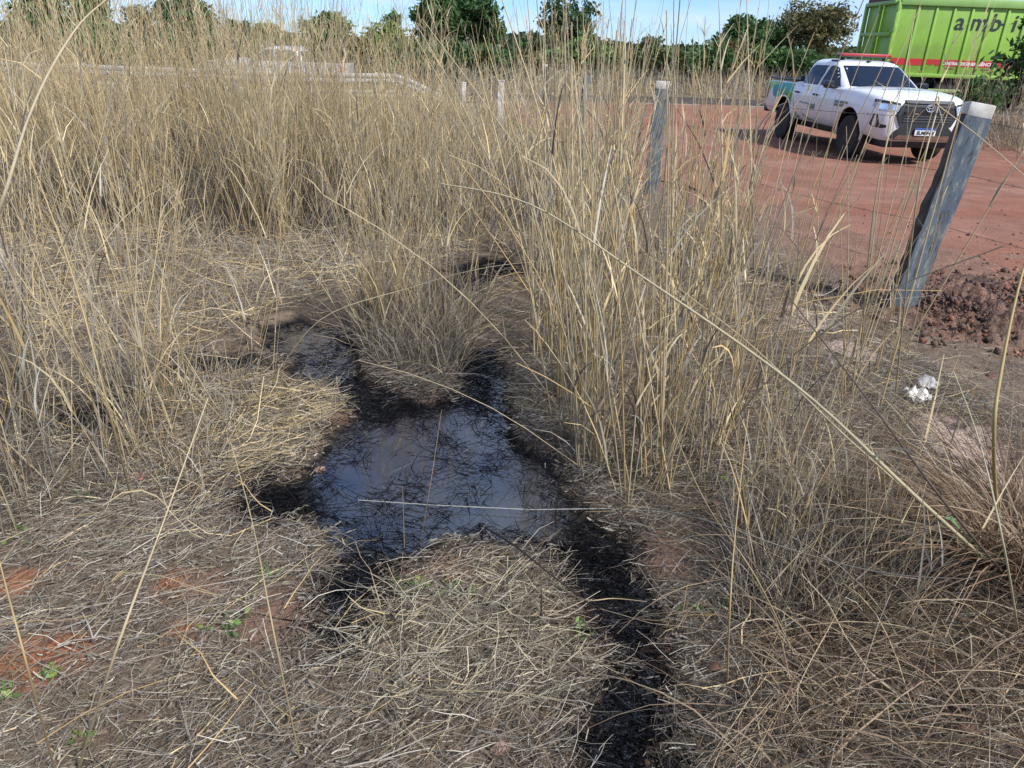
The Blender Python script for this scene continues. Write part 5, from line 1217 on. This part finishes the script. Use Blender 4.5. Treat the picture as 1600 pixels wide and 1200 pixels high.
# ------------------------------------------------------------------ trees and shrubs
def tree(name, label, grp, px, ytop, Y, wpx, c, nleaf, ls, lobes=9, trunk=0.12, base_frac=0.28, gap=1.0, droop=0.0, seed=1, trunks=1, cat='tree'):
    rs = np.random.default_rng(seed)
    top = at_y(px, ytop, Y); bx = top.x; bz = float(zt(bx, Y)); H = top.z - bz
    W = wpx / F * (Y * cp + 0.5) / 2
    o = empty(name, (bx, Y, bz)); tag(o, label, cat, grp)
    cz = H * (base_frac + (1 - base_frac) / 2); hz = H * (1 - base_frac) / 2
    L = []
    for k in range(lobes):
        u = rs.normal(0, 1, 3); u /= np.linalg.norm(u); r_ = rs.random() ** 0.4
        L.append((u * r_ * np.array([W * .72, W * .72, hz * .74]) + [0, 0, cz], (0.34 + 0.26 * rs.random()) * min(W, hz * 1.3)))
    zm = max(c_[2] + r_ * .9 for c_, r_ in L); kz = H / zm; L = [(np.array([c_[0], c_[1], c_[2] * kz]), r_ * (0.5 + .5 * kz)) for c_, r_ in L]
    # wood
    mb = MB()
    for tk in range(trunks):
        ox = (tk - (trunks - 1) / 2) * W * .35
        fork = Vector((ox * 1.2 + rs.normal(0, .08) * W, rs.normal(0, .05) * W, H * (base_frac + .08)))
        mb.tube([(ox, 0, -.1), (ox * 1.05 + rs.normal(0, .05), rs.normal(0, .04), H * base_frac * .5), fork], [trunk, trunk * .8, trunk * .62], 8)
        o_f = fork
    mb.build('trunk', M['bark'], o)
    mb = MB()
    for k, (c_, r_) in enumerate(L):
        mid = Vector(c_) * .55 + o_f * .45 + Vector((rs.normal(0, .12), rs.normal(0, .12), .1)) * W
        mb.tube([o_f, mid, c_], [trunk * .42, trunk * .26, trunk * .08], 5)
        for j in range(3):
            e_ = Vector(c_) + Vector(rs.normal(0, .6, 3)) * r_; mb.tube([mid.lerp(Vector(c_), .5), (mid + e_) / 2 + Vector(rs.normal(0, .1, 3)) * r_, e_], [trunk * .14, trunk * .09, trunk * .03], 4)
    mb.build('limbs', M['bark'], o)
    # leaves: twig-end sprays inside each lobe
    cen = np.array([c_ for c_, _ in L]); rad = np.array([r_ for _, r_ in L])
    ns = max(30, nleaf // 22); i = rs.choice(len(L), ns, p=rad ** 2 / (rad ** 2).sum())
    u = rs.normal(0, 1, (ns, 3)); u /= np.linalg.norm(u, axis=1, keepdims=True)
    sc = cen[i] + u * (rad[i] * (0.45 + 0.6 * rs.random(ns)))[:, None] * np.array([1.1, 1.1, .85])
    per = nleaf // ns; n = ns * per; si = np.repeat(np.arange(ns), per)
    P_ = sc[si] + rs.normal(0, 1, (n, 3)) * (0.17 * rad[i][si] * gap)[:, None] * np.array([1.15, 1.15, .75])
    P_[:, 2] = np.maximum(P_[:, 2] - droop * rs.random(n), 0.15)
    a = rs.normal(0, 1, (n, 3)); a /= np.linalg.norm(a, axis=1, keepdims=True); b_ = np.cross(a, rs.normal(0, 1, (n, 3))); b_ /= np.linalg.norm(b_, axis=1, keepdims=True)
    s_ = ls * (0.6 + .8 * rs.random(n))[:, None]
    V = np.stack([P_ - a * s_, P_ + b_ * s_ * .42, P_ + a * s_, P_ - b_ * s_ * .42], 1).reshape(-1, 3)
    fq = np.arange(n * 4).reshape(n, 4)
    c = np.array(c); cs = c * (0.75 + .5 * rs.random((ns, 1)))[si] * (0.8 + .4 * rs.random((n, 1))); cs[:, 0] *= (0.85 + .4 * rs.random(n))
    mesh_np('crown', V, fq, M['leaf'], o, col=np.repeat(cs, 4, 0))
    return o
DG, MG, YG, GG, OG = (0.060, 0.130, 0.038), (0.090, 0.175, 0.048), (0.20, 0.27, 0.05), (0.13, 0.145, 0.08), (0.135, 0.13, 0.05)
GT = 'trees beyond the paved road'
T = [('dense_tree', 'dense dark tree at the far left corner', 35, -14, 40, 120, DG, 9000, .15, 11, .16, .2, 1.0, 2, 1),
     ('dense_tree', 'dark narrow tree behind the pale plumes at the left', 133, -22, 46, 68, DG, 5000, .15, 8, .14, .25, 1.0, 3, 1),
     ('thin_tree', 'thin greyish tree with sparse leaves, left of the dark bushy one', 216, 2, 48, 52, GG, 1500, .12, 7, .12, .2, 1.5, 4, 2),
     ('dense_tree', 'dark bushy tree left of the silver pickup, touching the top edge', 290, -12, 44, 100, DG, 9000, .15, 10, .16, .2, 1.0, 5, 1),
     ('low_tree', 'low dark tree directly behind the silver pickup bonnet', 368, 30, 46, 76, DG, 5000, .14, 8, .12, .15, 1.0, 6, 1),
     ('low_tree', 'low rounded tree behind the silver pickup roof', 428, 36, 45, 62, MG, 4200, .14, 8, .12, .15, 1.0, 7, 1),
     ('leafy_tree', 'mid green round tree behind the silver pickup tail', 510, 17, 46, 92, MG, 7000, .14, 9, .14, .18, 1.0, 8, 1),
     ('bright_tree', 'yellow green tree left of the big dark tree', 604, 30, 47, 90, YG, 6000, .13, 9, .12, .15, 1.0, 9, 1),
     ('bright_tree', 'slim yellow green treetop above its neighbour, beside the big dark tree', 612, 16, 52, 40, MG, 1500, .13, 4, .10, .3, 1.0, 10, 1),
     ('spreading_tree', 'biggest dark spreading tree in the middle with visible trunks', 712, -30, 43, 190, DG, 15000, .15, 15, .19, .36, 0.95, 11, 3),
     ('open_tree', 'tall open crowned tree with pale branches, right of the biggest dark tree', 890, -4, 42, 112, (0.07, 0.125, 0.045), 5600, .13, 11, .15, .30, 0.85, 12, 2),
     ('low_tree', 'low green tree beside the foot of the open crowned tree', 822, 62, 44, 90, MG, 4500, .13, 8, .1, .1, 1.1, 13, 1),
     ('low_tree', 'hazy green low tree right of the open crowned tree', 1000, 54, 46, 88, (0.085, 0.125, 0.06), 4200, .12, 8, .1, .12, 1.2, 14, 1),
     ('low_tree', 'small bushy tree above the grey blue post', 1072, 72, 45, 76, MG, 3600, .12, 7, .1, .1, 1.1, 15, 1),
     ('dense_tree', 'dark green pointed tree left of the white pickup', 1172, 20, 43, 88, DG, 7000, .14, 9, .14, .12, 1.0, 16, 1),
     ('low_tree', 'bushy green tree below the pointed one', 1125, 66, 42, 86, MG, 5000, .13, 8, .1, .08, 1.0, 17, 1),
     ('thin_tree', 'grey leafless looking scrub tree behind the pickup bed', 1222, 46, 44, 64, GG, 1500, .11, 7, .1, .12, 1.5, 18, 2),
     ('open_tree', 'olive brown open tree left of the green container', 1286, -4, 42, 112, OG, 6500, .11, 13, .15, .34, 1.0, 19, 2),
     ('low_tree', 'low green tree behind the white pickup cab', 1320, 78, 46, 60, MG, 2500, .12, 6, .1, .1, 1.0, 20, 1)]
for nm, lb_, px, yt, Y, wpx, c, nl, ls, lo_, tk, bf, gp, sd, tks in T:
    tree(nm, lb_, GT, px, yt, Y, wpx, c, nl, ls, lo_, tk, bf, gp, 0, sd, tks)
# thicket standing under the trees
rs = random.Random(5)
xs_ = [-30, 60, 160, 255, 345, 440, 545, 640, 690, 760, 800, 850, 905, 950, 1040, 1095, 1150, 1205, 1262]
look = ['dark leafy', 'olive leafy', 'mid green', 'shaded dark', 'dull green']
where = ['below the far left corner tree', 'between the two leftmost dark trees', 'below the thin greyish tree', 'below the dark bushy tree', 'behind the silver pickup bonnet', 'behind the silver pickup doors',
         'behind the silver pickup tail', 'below the yellow green tree', 'left under the biggest dark tree', 'right under the biggest dark tree', 'behind the white square post', 'left of the open crowned tree trunk', 'right of the open crowned tree trunk',
         'left of the hazy green low tree', 'behind the grey blue post', 'behind the two dark posts', 'below the dark pointed tree', 'behind the white pickup bed', 'below the olive brown tree']
for k, px in enumerate(xs_):
    tree('bush', look[k % 5] + ' bush ' + where[k], 'bushes under the trees', px, 69 + (px - 800) * .0375 + rs.uniform(-20, 8), rs.uniform(36.5, 40), rs.uniform(100, 135), [DG, OG, MG, DG, (0.10, 0.15, 0.055)][k % 5], 4200, .13, 8, .05, .04, 1.2, 0, 40 + k, 2, 'bush')
# right edge: leafy shrub and dry thicket in front of the container
tree('leafy_tree', 'green leafy tree at the right edge in front of the container', GT, 1690, -30, 21.5, 150, (0.055, 0.12, 0.035), 2600, .10, 8, .07, .15, 0.9, 0.1, 71, 1)
tree('bush', 'green bush in front of the container wheels at the right', 'bushes under the trees', 1556, 112, 20.5, 90, (0.06, 0.13, 0.035), 2000, .06, 8, .03, .05, 1.2, 0.1, 72, 2, 'bush')
g = Grass(); TH = np.array([(10.6, 15.0), (11.2, 21.5), (17, 22), (17, 13.0), (12.2, 12.0)])
tall_stand(g, TH, 1500, 50, 0.30, 0.9, 2.1, 0.0055, leaves=3, plume=0.4, lean=0.35, pal=np.concatenate([STRAW, GREY]), segs=5)
understory(g, TH, 7000, 0.3, 1.3, 0.008, 4, None, pal=np.concatenate([GREY, GREY, STRAW[:2]]), lean=0.6)
tag(g.build('dry_thicket', M['straw']), 'tangled dry brush at the right edge behind the leaning post', 'dry brush', kind='stuff')
g = Grass()
VF = np.array([(-3.5, Y1 + .2), (11.5, Y1 + .2), (12, 32), (40, 32), (44, 40), (-44, 40), (-40, 33), (-3.5, 33)])
understory(g, VF, 16000, 0.4, 1.25, 0.022, 3, None, pal=np.concatenate([GREY * .9, STRAW[:3] * .8]), lean=0.35)
tag(g.build('verge_grass', M['straw']), 'grey dry grass on the far side of the paved road', 'grass', kind='stuff')
g = Grass()                                   # thin roadside fringe on the near side, left of the dirt road
VN_ = np.array([(-20, 21.5), (0.6, 21), (0.8, 24.0), (-20, 24.2)])
understory(g, VN_, 4500, 0.25, 0.75, 0.012, 3, None, pal=np.concatenate([GREY, STRAW]), lean=0.35)
tag(g.build('fringe_grass', M['straw']), 'short dry fringe of grass at the foot of the guardrail', 'grass', kind='stuff')
# far woods on the horizon
rs2 = np.random.default_rng(3); n = 26000
X_ = rs2.uniform(-170, 170, n); Y_ = rs2.uniform(85, 120, n); hmax = 1.3 + 2.0 * N1(X_, Y_ * .2, 0.06, 3)
P_ = np.column_stack([X_, Y_, rs2.random(n) ** .8 * hmax + zt(X_, Y_)])
a = rs2.normal(0, 1, (n, 3)); a /= np.linalg.norm(a, axis=1, keepdims=True); b_ = np.cross(a, rs2.normal(0, 1, (n, 3))); b_ /= np.linalg.norm(b_, axis=1, keepdims=True)
s_ = 0.5 * (0.6 + rs2.random((n, 1)))
V = np.stack([P_ - a * s_, P_ + b_ * s_ * .5, P_ + a * s_, P_ - b_ * s_ * .5], 1).reshape(-1, 3)
tag(mesh_np('far_woods', V, np.arange(n * 4).reshape(n, 4), M['leaf'], col=np.repeat(np.array([0.06, 0.09, 0.04]) * (0.7 + .6 * rs2.random((n, 1))), 4, 0)), 'low far off wood along the horizon', 'woods', kind='stuff')
